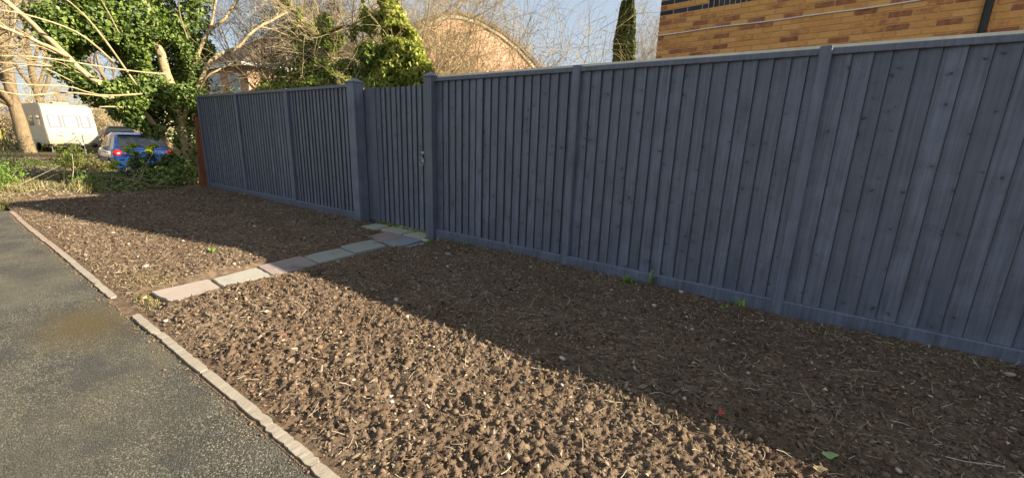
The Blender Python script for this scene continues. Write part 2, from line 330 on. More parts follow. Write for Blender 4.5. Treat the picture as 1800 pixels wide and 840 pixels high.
def mat_redwall():
    m = M('red_brick_wall', .9, .1); co = m.coord('Object'); br = m.N('ShaderNodeTexBrick'); br.inputs['Scale'].default_value = 1.0; br.inputs['Brick Width'].default_value = .225; br.inputs['Row Height'].default_value = .075; br.inputs['Mortar Size'].default_value = .006
    br.inputs['Color1'].default_value = (.52, .26, .16, 1); br.inputs['Color2'].default_value = (.63, .35, .22, 1); br.inputs['Mortar'].default_value = (.5, .42, .33, 1)
    cb = m.N('ShaderNodeCombineXYZ'); sp = m.N('ShaderNodeSeparateXYZ'); m.l.new(co, sp.inputs[0]); m.l.new(m.math('ADD', sp.outputs[0], sp.outputs[1]), cb.inputs[0]); m.l.new(sp.outputs[2], cb.inputs[1]); m.l.new(cb.outputs[0], br.inputs['Vector'])
    m.color(m.mix(m.math('MULTIPLY', m.noise(co, .8, 4), .4), br.outputs['Color'], (.58, .36, .24))); return m.m
REDW = mat_redwall(); RTILE = plain('brown_roof_tile', (.15, .11, .09), .85, .15, var=.3, sc=3); RRED = plain('red_roof_tile', (.34, .12, .07), .85, .15, var=.25, sc=3)
WHITE = plain('white_paint', (.78, .78, .74), .5, var=.05); RENDER = plain('pale_render', (.72, .70, .64), .85, var=.08); CREAM = plain('caravan_panel', (.40, .375, .275), .4, .5, var=.03); CGREY = plain('caravan_side', (.42, .41, .36), .4, .5, var=.05); GREY = plain('grey_trim', (.10, .10, .11), .5); DARK = plain('dark_plastic', (.022, .022, .024), .5); RUBBER = plain('rubber', (.02, .02, .02), .8)
def mat_glass(name, c, r=.06):
    m = M(name, r, .6); m.color(c); m.p.inputs['Coat Weight'].default_value = .3; return m.m
GLASS = mat_glass('dark_glass', (.02, .025, .028)); CURT = plain('net_curtain', (.30, .295, .33), .7, var=.12, sc=14); BLUE = mat_glass('blue_car_paint', (.008, .040, .165), .22); DKCAR = mat_glass('dark_car_paint', (.03, .033, .04), .2); REDL = mat_glass('red_lamp', (.55, .012, .015), .12); LAMPW = mat_glass('clear_lamp', (.7, .62, .6), .1); ALLOY = plain('alloy', (.42, .42, .43), .3, .5, .7); PLATE = plain('yellow_plate', (.75, .58, .05), .5)
RUST = mat_bark('red_brown_timber', (.17, .062, .034), (.30, .125, .07)); PIPE = plain('black_downpipe', (.018, .019, .018), .42, .4, var=.4); BERRY = mat_glass('red_berry', (.7, .015, .02), .2); PINKL = mat_leaf('pink_leaf', [(.45, .22, .17), (.5, .26, .2)], .6, .2); GREENL = mat_leaf('pale_green_leaf', [(.28, .40, .14), (.34, .45, .17)], .6, .2)
YBIN = plain('yellow_plastic', (.70, .62, .08), .5); GBIN = plain('green_plastic', (.03, .08, .05), .5); SIGNB = plain('sign_blue', (.10, .13, .42), .5); TARM = plain('road_tarmac', (.15, .135, .115), .9, .2, var=.2, sc=12)

# ------------------------------------------------------------------ ground, road, bed
def gz(x, y):
    x = np.asarray(x, float); y = np.asarray(y, float)
    z = .05 * (vnoise(x * .5 + 40, y * .5 + 40, 3) - .5) * sstep(-11, -13, x)
    z = z - .40 * np.exp(-(((x + 20.3) / 2.6) ** 4 + ((y - 1.2) / 2.3) ** 4))
    z = z - .22 * sstep(-24, -29, x) * (1 - sstep(-60, -75, x) * 0)
    inside = sstep(-11.4, -10.6, x) * (1 - sstep(.2, .8, y))
    return z * (1 - inside) - .07 * inside
def axis(a, b, c0, fine, far):
    v = [c0]; s = fine
    while v[-1] < b: s = min(far, s * 1.06) if v[-1] > c0 + 12 else fine; v.append(v[-1] + s)
    w = [c0]; s = fine
    while w[-1] > a: s = min(far, s * 1.06) if w[-1] < c0 - 12 else fine; w.append(w[-1] - s)
    return np.array(sorted(set(w + v)))
def gridmesh(X, Y, Z):
    nx, ny = X.shape; V = np.stack([X, Y, Z], -1).reshape(-1, 3); i = np.arange(nx * ny).reshape(nx, ny)
    return V, np.stack([i[:-1, :-1], i[1:, :-1], i[1:, 1:], i[:-1, 1:]], -1).reshape(-1, 4)
gx = axis(-420, 300, -16, .25, 30); gy = axis(-300, 420, 0, .25, 30)
GX, GY = np.meshgrid(gx, gy, indexing='ij'); V, F = gridmesh(GX, GY, gz(GX, GY))
structure(add('ground', V, F, GROUND, org=(0, 0, 0), smooth=True), 'brown leaf littered verge ground reaching into the distance')

KY = -3.03
def asphalt_outline():
    e = np.linspace(0, 1, 60); pts = [(7.5, KY - .02), (-9.85, KY + .02)]
    for t in np.linspace(0, 1, 30): pts.append((-9.9 - .35 * t + .05 * math.sin(t * 40), KY - .05 - 7.5 * t))
    pts.append((7.5, -10.6)); return pts
mb = MB(); mb.prism(asphalt_outline(), -.16, -.012); structure(mb.build('asphalt_path', ASPH, org=(-4.2, -3.9, 0)), 'worn grey asphalt path with a brown algae stain')
# far access road in front of the caravan, with a strip of grass on its near side
def strip(pts, w, z, mat, name):
    P = np.array(pts, float); T = norm(np.gradient(P, axis=0)); Nn = np.stack([-T[:, 1], T[:, 0]], 1); A = P + Nn * w / 2; B = P - Nn * w / 2
    V = np.concatenate([np.c_[A, gz(A[:, 0], A[:, 1]) + z], np.c_[B, gz(B[:, 0], B[:, 1]) + z]]); n = len(P)
    return add(name, V, [(i, i + 1, n + i + 1, n + i) for i in range(n - 1)], mat, org=(P[0][0], P[0][1], 0))
yy = np.linspace(-30, 26, 110)
structure(strip([(-25.2 + .03 * y + 1.2 * math.sin(y * .05), y) for y in yy], 4.2, .03, TARM, 'access_road'), 'grey access road running past the caravan')

SLABS = [([(-4.2, -2.83), (-3.82, -2.80), (-3.82, -2.45), (-4.2, -2.42)], ST_PINK, 'pink slab'), ([(-4.19, -2.40), (-3.83, -2.42), (-3.85, -2.03), (-4.25, -2.0)], ST_BUFF, ''),
 ([(-4.28, -1.975), (-3.89, -2.01), (-3.93, -1.55), (-4.31, -1.53)], ST_MAUVE, ''), ([(-4.30, -1.51), (-3.94, -1.53), (-3.97, -1.085), (-4.33, -1.065)], ST_GREY, ''),
 ([(-4.33, -1.045), (-3.98, -1.065), (-4.0, -.64), (-4.40, -.58)], ST_GREY, ''), ([(-4.55, -.56), (-4.2, -.56), (-4.16, -.19), (-4.56, -.17)], ST_MAUVE, ''),
 ([(-4.17, -.57), (-3.84, -.58), (-3.88, -.18), (-4.135, -.16)], ST_BLUE, ''), ([(-3.81, -.57), (-3.69, -.55), (-3.63, -.37), (-3.72, -.26), (-3.80, -.24)], ST_BLUE, ''),
 ([(-5.12, -.25), (-4.80, -.30), (-4.86, .10), (-5.17, .10)], ST_PALE, ''), ([(-4.78, -.13), (-4.34, -.145), (-4.33, .24), (-4.80, .24)], ST_PALE, ''),
 ([(-4.31, -.13), (-3.95, -.15), (-3.96, .10), (-4.02, .24), (-4.30, .24)], ST_PALE, '')]
def slabmask(x, y):
    m = (sstep(-4.42, -4.30, x) * (1 - sstep(-3.90, -3.78, x))) * sstep(-2.93, -2.83, y) * (1 - sstep(-.5, -.4, y))
    n = (sstep(-5.22, -5.10, x) * (1 - sstep(-3.74, -3.62, x))) * sstep(-.30 - .3 * sstep(-4.7, -4.5, x), -.20 - .3 * sstep(-4.7, -4.5, x), y)
    return np.clip(np.maximum(m, n), 0, 1)
def soil_z(x, y):
    x = np.asarray(x, float); y = np.asarray(y, float)
    lump = .25 + .75 * (1 - sstep(-2.0, -1.2, y + .25 * (vnoise(x * 1.1, y * 1.1, 9) - .5))); lump = lump * (.55 + .45 * sstep(-6, -3, x)) * (.55 + .8 * vnoise(x * 2.3 + 3, y * 2.3, 8))
    wx = x + .05 * (vnoise(x * 12, y * 12, 20) - .5); wy = y + .05 * (vnoise(x * 12, y * 12, 21) - .5)
    b = lambda s, k: np.abs(2 * vnoise(wx * s + 13 * k, wy * s + 7 * k, k) - 1)
    g = lambda s_, k: vnoise(wx * s_ + 13 * k, wy * s_ + 7 * k, k)
    h = lump * (.018 * b(6.0, 1) + .011 * b(19, 2) + .015 * g(38, 4) + .025 * g(82, 11)) + (.014 * g(30, 5) + .018 * g(80, 6)) * (.8 + .2 * lump) - .012 * lump
    h = h + .035 * (vnoise(x * .9, y * .9, 7) - .45) + .018 * (y + 1.5) / 1.5
    e = sstep(KY + .0, KY + .22, y) ; h = h * (.25 + .75 * e) - .012 * (1 - e)
    h = h * (1 - sstep(-10.6, -11.6, x)) - .02 * sstep(-10.8, -11.6, x)
    m = slabmask(x, y); e2 = np.clip(4 * m * (1 - m), 0, 1); return (h - .004) * (1 - m) - .02 * m + .004 * e2
xs = [-11.6]
while xs[-1] < 8:
    d = math.hypot(min(max(abs(xs[-1]), .1), 20), 2.2) if xs[-1] < 2 else 10 + xs[-1]
    xs.append(xs[-1] + min(.05, max(.0085, .0085 * d / 3.0)))
SX, SY = np.meshgrid(np.array(xs), np.linspace(KY + .02, .04, 340), indexing='ij'); V, F = gridmesh(SX, SY, soil_z(SX, SY))
structure(add('soil_bed', V, F, SOIL, org=(0, 0, 0), smooth=False), 'freshly dug brown soil bed between fence and path')

# paving slabs as pieces of the path
mb = MB(); mb.box(-4.28, -3.92, -2.75, -.6, -.09, -.03); mb.box(-5.05, -3.75, -.5, .2, -.088, -.032)
path = structure(mb.build('garden_path', SOIL, org=(-4.2, -1.5, -.09)), 'stepping path of mixed sandstone slabs leading to the gate')
for k, (q, mt, lb) in enumerate(SLABS):
    q = np.array(q); c = q.mean(0); n = len(q); out2 = []
    for i in range(n):                                   # riven, slightly chipped edges
        a, b = q[i], q[(i + 1) % n]
        for t in np.linspace(0, 1, 7)[:-1]:
            p = a * (1 - t) + b * t; out2.append(p + (rng.normal(size=2) * .0045 if t > 0 else (c - p) * .02))
    O = np.array(out2); m = len(O); tl = rng.normal(size=2) * .012; z0 = .004 + rng.uniform(-.004, .006)
    zz = lambda p: z0 + (p[:, 0] - c[0]) * tl[0] + (p[:, 1] - c[1]) * tl[1]
    I = O + (c - O) * .018; V = np.concatenate([np.c_[O, zz(O) - .05], np.c_[O, zz(O) - .007], np.c_[I, zz(I)], [[*c, z0 + .0]]])
    F = [(r * m + i, r * m + (i + 1) % m, (r + 1) * m + (i + 1) % m, (r + 1) * m + i) for r in (0, 1) for i in range(m)] + [(2 * m + i, 2 * m + (i + 1) % m, 3 * m) for i in range(m)]
    add('slab', V, F, mt, path, org=(*c, 0))
# edging stones along the asphalt
kb = MB(); kb.box(-9.8, 7.4, KY - .035, KY + .045, -.17, -.010); kerb = structure(kb.build('kerb', SOIL, org=(-3, KY, -.17)), 'row of pale edging stones between asphalt and soil')
x = -9.75
while x < 3.6:
    L = rng.uniform(.38, .92); L = min(L, -4.29 - x) if x < -4.3 else L; gap = -4.3 <= x < -3.76; L = .54 if gap else L
    if not gap:
        n = 22; t = np.linspace(x + .002, x + L - .002, n); w = .0225; yc = KY + .006 * math.sin(x * 1.7) + rng.normal() * .0015; zt = .000 + rng.normal() * .0015
        a = np.c_[t, yc - w + rng.normal(size=n) * .0013 + .007 * (rng.random(n) < .05), np.full(n, zt) + rng.normal(size=n) * .0012]; b = np.c_[t, yc + w + rng.normal(size=n) * .0013 - .006 * (rng.random(n) < .05), np.full(n, zt + .004)]
        a[[0, -1], 1] += .006; b[[0, -1], 1] -= .006
        lo = a.copy(); lo[:, 2] = -.12; lo[:, 1] -= .006; lb = b.copy(); lb[:, 2] = -.12
        V = np.concatenate([lo, a, b, lb]); F = [(r * n + i, r * n + i + 1, (r + 1) * n + i + 1, (r + 1) * n + i) for r in range(3) for i in range(n - 1)] + [(0, n, 2 * n, 3 * n), (n - 1, 4 * n - 1, 3 * n - 1, 2 * n - 1)]
        add('edging_stone', V, F, KERBB if x < -6.6 else KERB, kerb, org=(x + L / 2, KY, -.05))
    x += L

# ------------------------------------------------------------------ loose soil, straw and litter
def blob(k, rg, sub=1):
    import bmesh
    bm = bmesh.new(); bmesh.ops.create_icosphere(bm, subdivisions=sub, radius=1); V = np.array([v.co[:] for v in bm.verts]); F = np.array([[v.index for v in f.verts] for f in bm.faces]); bm.free()
    V *= (1 + (.55 if sub > 1 else .95) * (rg.random((len(V), 1)) - .5)); V *= rg.uniform(.5, 1.35, 3); return V, F
def scatter_blobs(P, S, rg, sub, tilt=.35, flat=(1, 1, .75)):
    vars_ = [blob(k, rg, sub) for k in range(10)]; parts = []
    for k, (bv, bf) in enumerate(vars_):
        sel = np.arange(len(P)) % 10 == k; p = P[sel]; s = S[sel]; n = len(p); a = rg.uniform(0, 2 * math.pi, n); ca, sa = np.cos(a)[:, None], np.sin(a)[:, None]; e = rg.normal(size=n)[:, None] * tilt; ce, se = np.cos(e), np.sin(e)
        b = bv * np.array(flat); x0 = b[None, :, 0] * ce - b[None, :, 2] * se; z0 = b[None, :, 0] * se + b[None, :, 2] * ce; y0 = np.broadcast_to(b[None, :, 1], x0.shape)
        v = np.stack([x0 * ca - y0 * sa, x0 * sa + y0 * ca, z0], -1) * s[:, None, None] + p[:, None]
        parts.append((v.reshape(-1, 3), (bf[None] + (np.arange(n) * len(bv))[:, None, None]).reshape(-1, 3)))
    return merge(parts)
rg = np.random.default_rng(11)
def bed_points(n, x0, x1, y0, y1, rg): x = rg.uniform(x0, x1, n); y = rg.uniform(y0, y1, n); k = slabmask(x, y) < .5; return x[k], y[k]
parts = []
x, y = bed_points(4800, -3.6, 2.2, -2.97, -1.2, rg); k = rg.random(len(x)) < .3 + .7 * (1 - sstep(-2, -1.3, y)); x, y = x[k], y[k]; s = np.minimum(rg.gamma(1.3, .0032, len(x)) + .0025, .016); parts.append(scatter_blobs(np.c_[x, y, soil_z(x, y) + s * .2], s, rg, 1))
x, y = bed_points(7000, -11, -3.4, -2.97, -.05, rg); s = np.minimum(rg.gamma(1.6, .0036, len(x)) + .003, .02); parts.append(scatter_blobs(np.c_[x, y, soil_z(x, y) + s * .2], s, rg, 1))
x, y = bed_points(5000, -3.6, 2.4, -1.9, -.03, rg); s = np.minimum(rg.gamma(1.6, .003, len(x)) + .003, .016); parts.append(scatter_blobs(np.c_[x, y, soil_z(x, y) + s * .25], s, rg, 1))
# angular chips of bark and crumb, the bulk of what shows
cx, cy = bed_points(72000, -3.7, 2.3, -2.98, -.03, rg); cs = np.minimum(rg.gamma(1.1, .0027, len(cx)) + .0018, .017); chip = [scatter_blobs(np.c_[cx, cy, soil_z(cx, cy) + cs * .35], cs, rg, 0, .6, (1.5, .62, .42))]
cx, cy = bed_points(17000, -11, -3.6, -2.98, -.03, rg); cs = np.minimum(rg.gamma(1.5, .0036, len(cx)) + .003, .02); chip.append(scatter_blobs(np.c_[cx, cy, soil_z(cx, cy) + cs * .3], cs, rg, 0, .6, (1.5, .62, .42)))
CV, CF = merge(chip); mc = M('bark_chip', .95, .06); cc_ = mc.ramp(mc.island(), [(0, (.05, .035, .025)), (.35, (.122, .087, .060)), (.80, (.215, .160, .112)), (.985, (.30, .235, .17)), (1, (.40, .34, .26))]); pn_ = mc.noise(mc.coord('Object'), 1.7, 4, .6); cc_ = mc.mix(mc.ramp(pn_, [(.36, (.75, .75, .75)), (.50, (0, 0, 0))]), cc_, (.075, .050, .034)); cc_ = mc.mix(mc.ramp(pn_, [(.54, (0, 0, 0)), (.70, (.7, .7, .7))]), cc_, (.24, .182, .126)); mc.color(cc_); tag(add('bark_chips', CV, CF, mc.m, org=(0, 0, 0)), 'fine angular chips and crumbs covering the whole soil bed', 'mulch', kind='stuff')
V, F = merge(parts); tag(add('soil_clods', V, F, CLOD, org=(0, 0, 0)), 'crumbled lumps of brown soil lying over the bed', 'soil', kind='stuff')
def strands(x, y, L, r, rg, lift=.006, zf=None):
    n = len(x); a = rg.uniform(0, 2 * math.pi, n); el = rg.normal(size=n) * .22; d = np.c_[np.cos(a) * np.cos(el), np.sin(a) * np.cos(el), np.sin(el)]
    z = (soil_z(x, y) if zf is None else zf(x, y)) + lift + np.abs(np.sin(el)) * L * .4
    return growth(np.c_[x, y, z] - d * (L / 2)[:, None], d, L, r, 4, rg, .22, 0, .6)
x, y = bed_points(19000, -11, 2.4, -2.95, -.03, rg); k = rg.random(len(x)) < np.where(y > -1.95, .95, .55); x, y = x[k], y[k]
P, R = strands(x, y, rg.gamma(1.6, .020, len(x)) + .012, rg.uniform(.0009, .0021, len(x)), rg)
V, F = tubes(P, R, 3); tag(add('straw_litter', V, F, STRAW, org=(0, 0, 0)), 'thin dry straw, roots and twigs scattered over the soil', 'straw', kind='stuff')
x, y = bed_points(15000, -11, 2.4, -2.95, -.03, rg); nn = norm(rg.normal(size=(len(x), 3)) * .5 + [0, 0, 1]); V, F = leaves(np.c_[x, y, soil_z(x, y) + .008], nn, np.minimum(rg.gamma(1.8, .0048, len(x)) + .004, .03), rg, .3, .55)
tag(add('leaf_litter', V, F, DRYL, org=(0, 0, 0)), 'small dry brown leaf fragments strewn over the soil', 'leaf litter', kind='stuff')
x, y = bed_points(260, -11, 2.3, -2.95, -.05, rg); s = np.minimum(rg.gamma(1.6, .003, len(x)) + .003, .018); V, F = scatter_blobs(np.c_[x, y, soil_z(x, y) + s * .3], s, rg, 2)
tag(add('pebbles', V, F, PEBBLE, org=(0, 0, 0), smooth=True), 'small pale pebbles dotted through the soil', 'pebbles', kind='stuff')
# crumbs spilled along the kerb and on the asphalt
n = 3000; x = np.where(rg.random(n) < .1, rg.uniform(-4.4, -3.7, n), rg.uniform(-9.5, 1.0, n)); y = KY + np.where(rg.random(n) < .8, -.03 - rg.gamma(1.0, .022, n), .04 + rg.gamma(1.2, .02, n)); s = np.minimum(rg.gamma(1.4, .0013, n) + .001, .008)
V, F = scatter_blobs(np.c_[x, y, np.full(n, -.012) + s * .4 + np.where(y > KY, .015, 0)], s, rg, 1); tag(add('path_crumbs', V, F, CLOD, org=(0, 0, 0)), 'crumbs of soil spilled along the edging onto the asphalt', 'soil', kind='stuff')

# ------------------------------------------------------------------ fence runs, gate
POSTX = [-10.93, -9.10, -7.24, None, None, -1.93, -.03, 1.87, 3.77, 5.67, 7.57]
HB, HT = .135, 1.935           # board bottom and top
def board_mesh(w, h, k):
    r = np.random.default_rng(50 + abs(k)); m = MB(); zs = np.linspace(0, h, 7); bow = np.cumsum(r.normal(size=7)) * .0002
    # tapered feather-edge section: thin on the left, thick on the right, its thick edge eased
    sec = [(0, .024), (0, .0185), (w - .006, -.0035), (w, .0025), (w, .013), (w * .5, .0185)]
    V = [(u + bow[i], v, z) for i, z in enumerate(zs) for (u, v) in sec]; n = len(sec)
    F = [(i * n + a, i * n + (a + 1) % n, (i + 1) * n + (a + 1) % n, (i + 1) * n + a) for i in range(6) for a in range(n)] + [tuple(range(n))[::-1], tuple(range(6 * n, 7 * n))]
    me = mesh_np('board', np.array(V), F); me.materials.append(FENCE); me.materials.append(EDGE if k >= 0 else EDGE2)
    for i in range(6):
        me.polygons[i * n + 3].material_index = 1; me.polygons[i * n + 2].material_index = int(k >= 0)  # seam shade colour on the thick edge, nearer boards also on the eased corner
    return me
_bm = {}
def put_boards(parent, x0, x1, count, y, z0, z1):
    w = (x1 - x0) / count; rr = np.random.default_rng(int(abs(x0) * 100) + 5)
    cuts = x0 + w * np.arange(count + 1); cuts[1:-1] += rr.normal(size=count - 1) * .004
    for i in range(count):
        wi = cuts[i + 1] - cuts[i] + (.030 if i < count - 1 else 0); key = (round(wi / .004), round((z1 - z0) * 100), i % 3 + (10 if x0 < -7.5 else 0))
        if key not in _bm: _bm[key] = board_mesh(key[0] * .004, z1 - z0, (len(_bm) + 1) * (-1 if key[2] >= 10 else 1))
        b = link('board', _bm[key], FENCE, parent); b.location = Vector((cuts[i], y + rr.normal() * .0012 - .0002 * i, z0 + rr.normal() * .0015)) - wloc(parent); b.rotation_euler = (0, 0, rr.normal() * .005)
def put_panel(fence, x0, x1, count, pale):
    c = (x0 + x1) / 2; m = MB(); m.box(x0, x1, -.002, .045, HT - .004, HT + .040, .004); pn = m.build('panel', POSTM, fence, org=(c, .02, HT))
    if pale: m = MB(); m.box(x0, x1, .046, .066, HT + .005, HT + .066); m.build('back_rail', PALE, pn, org=(c, .05, HT))
    m = MB()
    for z in (.35, 1.0, 1.65): m.box(x0, x1, .046, .075, z, z + .05)
    m.build('batten', POSTM, pn, org=(c, .05, 1))
    put_boards(pn, x0 + .002, x1 - .002, count, .020, HB - .009, HT - .002)
def put_post(fence, x, w=.072, top=2.0, y0=-.028, y1=.085, name='post'):
    m = MB(); m.box(x - w / 2, x + w / 2, y0, y1, -.25, top, .006); return m.build(name, POSTM, fence, org=(x, .03, -.25))
def capped_post(fence, x0, x1, y0, y1, top):
    m = MB(); m.box(x0, x1, y0, y1, -.25, top, .004); p = m.build('post', POSTM, fence, org=((x0 + x1) / 2, .0, -.25)); m = MB(); o = .008
    cx, cy = (x0 + x1) / 2, (y0 + y1) / 2
    m.put([(x0 - o, y0 - o, top), (x1 + o, y0 - o, top), (x1 + o, y1 + o, top), (x0 - o, y1 + o, top), (x0 - o, y0 - o, top + .014), (x1 + o, y0 - o, top + .014), (x1 + o, y1 + o, top + .014), (x0 - o, y1 + o, top + .014), (cx, cy, top + .062)],
          [(3, 2, 1, 0), (0, 1, 5, 4), (1, 2, 6, 5), (2, 3, 7, 6), (3, 0, 4, 7), (4, 5, 8), (5, 6, 8), (6, 7, 8), (7, 4, 8)])
    m.build('post_cap', POSTM, p, org=(cx, cy, top)); return p
def gravel(fence, x0, x1):
    m = MB(); n = 12; t = np.linspace(x0, x1, n); m.prism([(-.004, -.12), (-.012, -.05), (-.012, HB - .012), (-.006, HB - .002), (.040, HB - .002), (.040, -.12)], x0, x1, 'x'); m.build('gravel_board', GRAVB, fence, org=((x0 + x1) / 2, 0, -.12))
left = thing('fence', 'slate grey painted board fence left of the gate, beside the ivy tree', 'fence', (-8.2, 0, 0))
for a, b in ((-10.93, -9.10), (-9.10, -7.24), (-7.24, -5.46)):
    h0 = .024; put_panel(left, a + h0 - .014, b - h0 + .014 if b < -6 else -5.45, 18, False); gravel(left, a + h0, b - h0 if b < -6 else -5.47)
for x in (-10.93, -9.10, -7.24): put_post(left, x, .046, 1.978, -.014)
capped_post(left, -5.465, -5.30, -.075, .09, 1.985); m = MB(); m.box(-5.40, -5.18, .112, .17, -.2, 1.90, .003); m.build('gate_stop', POSTM, left, org=(-5.26, .05, -.2))
right = thing('fence', 'long slate grey painted board fence right of the gate, before the brick house', 'fence', (-1, 0, 0))
px_ = [-3.885, -1.93, -.03, 1.87, 3.77, 5.67, 7.57]
for i in range(6):
    a = px_[i] + (.072 if i == 0 else .037); b = px_[i + 1] - .037; put_panel(right, a - .028, b + .028, (18, 18, 17, 17, 17, 17)[i], True); gravel(right, a, b)
for x in px_[1:]: put_post(right, x, .074, 1.990, -.018)
capped_post(right, -3.945, -3.815, -.05, .08, 1.985)
gate = thing('garden_gate', 'slate grey boarded garden gate with a ring latch between capped posts', 'gate', (-4.6, .09, 0))
m = MB(); m.box(-5.215, -3.965, .112, .15, .25, .36); m.box(-5.215, -3.965, .112, .15, 1.6, 1.71); m.box(-5.215, -3.965, .112, .15, .93, 1.03); m.build('ledge', POSTM, gate, org=(-4.6, .13, .25))
m = MB(); m.box(-5.292, -5.062, .088, .111, .05, 1.918, .003); m.build('stile', POSTM, gate, org=(-5.15, .09, .05))
put_boards(gate, -5.07, -3.94, 11, .088, .05, 1.912)
lt = MB(); lt.lathe([(.030, 0), (.030, -.006), (.022, -.012)], (-4.115, .080, .985), 'y', 16); plate = lt.build('latch_plate', IRON, gate, org=(-4.115, .08, .985))
a = np.linspace(0, 2 * math.pi, 25); rp = np.c_[-4.115 + .043 * np.cos(a), np.full(25, .056) - .010 * np.sin(a) * 0 , .968 + .050 * np.sin(a)]
lt = MB(); lt.tube(rp, .0065, 8); lt.tube([(-4.115, .08, 1.012), (-4.115, .052, 1.018)], .011, 8); lt.build('ring_handle', IRON, plate, org=(-4.115, .07, .985), smooth=True)
m = MB(); m.box(-4.14, -4.08, .068, .078, 1.07, 1.10, .002); m.build('latch_keep', IRON, gate, org=(-4.11, .07, 1.07))
# red-brown old timber panel end beyond the fence corner
op = thing('old_panel', 'red brown weathered timber end panel with notched edge at the fence corner', 'panel', (-11.08, -.02, -.1))
prof = [(.07, -.1), (-.135, -.1), (-.130, .17), (-.110, .20), (-.125, .26), (-.105, .70), (-.075, .74), (-.10, .80), (-.055, 1.32), (-.03, 1.36), (-.05, 1.42), (-.03, 1.55), (.07, 1.55)]
m = MB(); m.prism(prof, -11.10, -11.03, 'x'); m.build('plank', RUST, op, org=(-11.06, 0, -.1))
m = MB(); m.box(-11.025, -10.975, -.02, .06, -.1, 1.52, .004); m.build('batten', RUST, op, org=(-11.0, 0, -.1))

# ------------------------------------------------------------------ buff brick house on the right
W0 = np.array([-2.43, 3.87]); WD = np.array([.994, -.11]); WD /= np.linalg.norm(WD); WN = np.array([WD[1], -WD[0]])    # along the wall, and outward towards the garden
def wpt(s, d, z): q = W0 + WD * s + WN * d; return (q[0], q[1], z)
house = thing('brick_house', 'buff orange brick house wall with blue brick bands rising behind the fence', 'house', (*W0, 0))
def wbox(m, s0, s1, d0, d1, z0, z1):
    V = [wpt(s, d, z) for z in (z0, z1) for d in (d0, d1) for s in (s0, s1)]
    return m.put(V, [(0, 1, 3, 2), (4, 6, 7, 5), (0, 4, 5, 1), (2, 3, 7, 6), (0, 2, 6, 4), (1, 5, 7, 3)])
HZ, WL, AP = 4.30, 7.7, 6.55
def wgable(m, s0, s1, d0, d1, z0, ze, za):
    poly = [(s0, z0), (s1, z0), (s1, ze), ((s0 + s1) / 2, za), (s0, ze)]; n = 5
    return m.put([wpt(a, d, z) for d in (d0, d1) for (a, z) in poly], [tuple(range(n))[::-1], tuple(range(n, 2 * n))] + [(i, (i + 1) % n, n + (i + 1) % n, n + i) for i in range(n)])
m = MB(); wgable(m, .010, WL - .01, -.30, .006, -.1, HZ, AP); wbox(m, .012, .3, -8.0, -.31, -.1, HZ); wbox(m, WL - .3, WL, -8, -.31, -.1, HZ); wall = m.build('wall', MORT, house)
m = MB(); wgable(m, .02, WL - .02, -8.3, -8.01, -.1, HZ, AP); m.build('rear_wall', BRICKF, house)
m = MB()
for sg in (0, 1):
    e = (-.30, HZ - .10) if sg == 0 else (WL + .30, HZ - .10); a = (WL / 2, AP + .08)
    q = [wpt(e[0], .12, e[1]), wpt(a[0], .12, a[1]), wpt(a[0], -8.5, a[1]), wpt(e[0], -8.5, e[1])]; m.put(q + [(x_, y_, z_ + .12) for (x_, y_, z_) in q], [(3, 2, 1, 0), (4, 5, 6, 7), (0, 1, 5, 4), (1, 2, 6, 5), (2, 3, 7, 6), (3, 0, 4, 7)])
m.build('roof', RTILE, house)
CP, BL = .0765, .2275
def brick_mesh(L, H, D=.018):
    m = MB(); b = .0035
    V = [(0, 0, 0), (L, 0, 0), (L, 0, H), (0, 0, H), (b, -D, b), (L - b, -D, b), (L - b, -D, H - b), (b, -D, H - b)]
    return mesh_np('brick', np.array(V), [(4, 5, 6, 7), (0, 1, 5, 4), (1, 2, 6, 5), (2, 3, 7, 6), (3, 0, 4, 7)])
B_FULL, B_HALF, B_SOLD = brick_mesh(.2165, .066), brick_mesh(.103, .066), brick_mesh(.065, .2195)
cand = []
Z0 = 3.352 - 44 * CP
for r in range(-1, int(AP / CP) + 1):
    z = Z0 + r * CP
    if z < .0: continue
    blackrow = r in (44, 46); s = 0.0
    first = BL * .5 - .0055 if (r % 2) else 0
    cells = ([(0.0, .103, B_HALF)] if r % 2 else []) 
    s = first + (.0055 if r % 2 else 0)
    while s < WL - .25: cells.append((s, .2165, B_FULL)); s += BL
    for (s0, L, me) in cells:
        if z + .07 > HZ + (AP - HZ) * (1 - abs(s0 + L / 2 - WL / 2) / (WL / 2)) - .10: continue
        if 44 <= r <= 46 and s0 + L > .775 and s0 < 2.33: 
            if s0 < .775 and .775 - s0 > .08: cand.append((s0, .775 - s0 - .011, z, 'cut', blackrow))
            elif s0 + L > 2.33 and s0 + L - 2.33 > .05: cand.append((2.341, s0 + L - 2.341, z, 'cut', False))
            continue
        cand.append((s0, L, z, me, blackrow and s0 < .775))
k = 0
while .775 + k * .0760 < 2.30: cand.append((.775 + k * .0760, .065, 3.352, B_SOLD, True)); k += 1
def score(c):
    q = wpt(c[0] + c[1] / 2, .015, c[2] + .035); u, v = px(*q); fence_v = px(q[0] * 0 + 0, 0, 1.98)[1]
    # seen above the fence top and inside the frame?
    t = (0.05 - CAM[1]) / (q[1] - CAM[1]); zf = CAM[2] + (q[2] - CAM[2]) * t
    vis = 1150 < u < 1815 and v > -8 and zf > 1.965
    return (1 if vis else 0), -abs(v - 40) - abs(u - 1500) * .02
ordr = sorted(range(len(cand)), key=lambda i: score(cand[i]), reverse=True); nv = sum(score(c)[0] for c in cand)
solo = set(ordr[:min(300, nv)]); ang = math.atan2(WD[1], WD[0]); rest = {False: MB(), True: MB()}
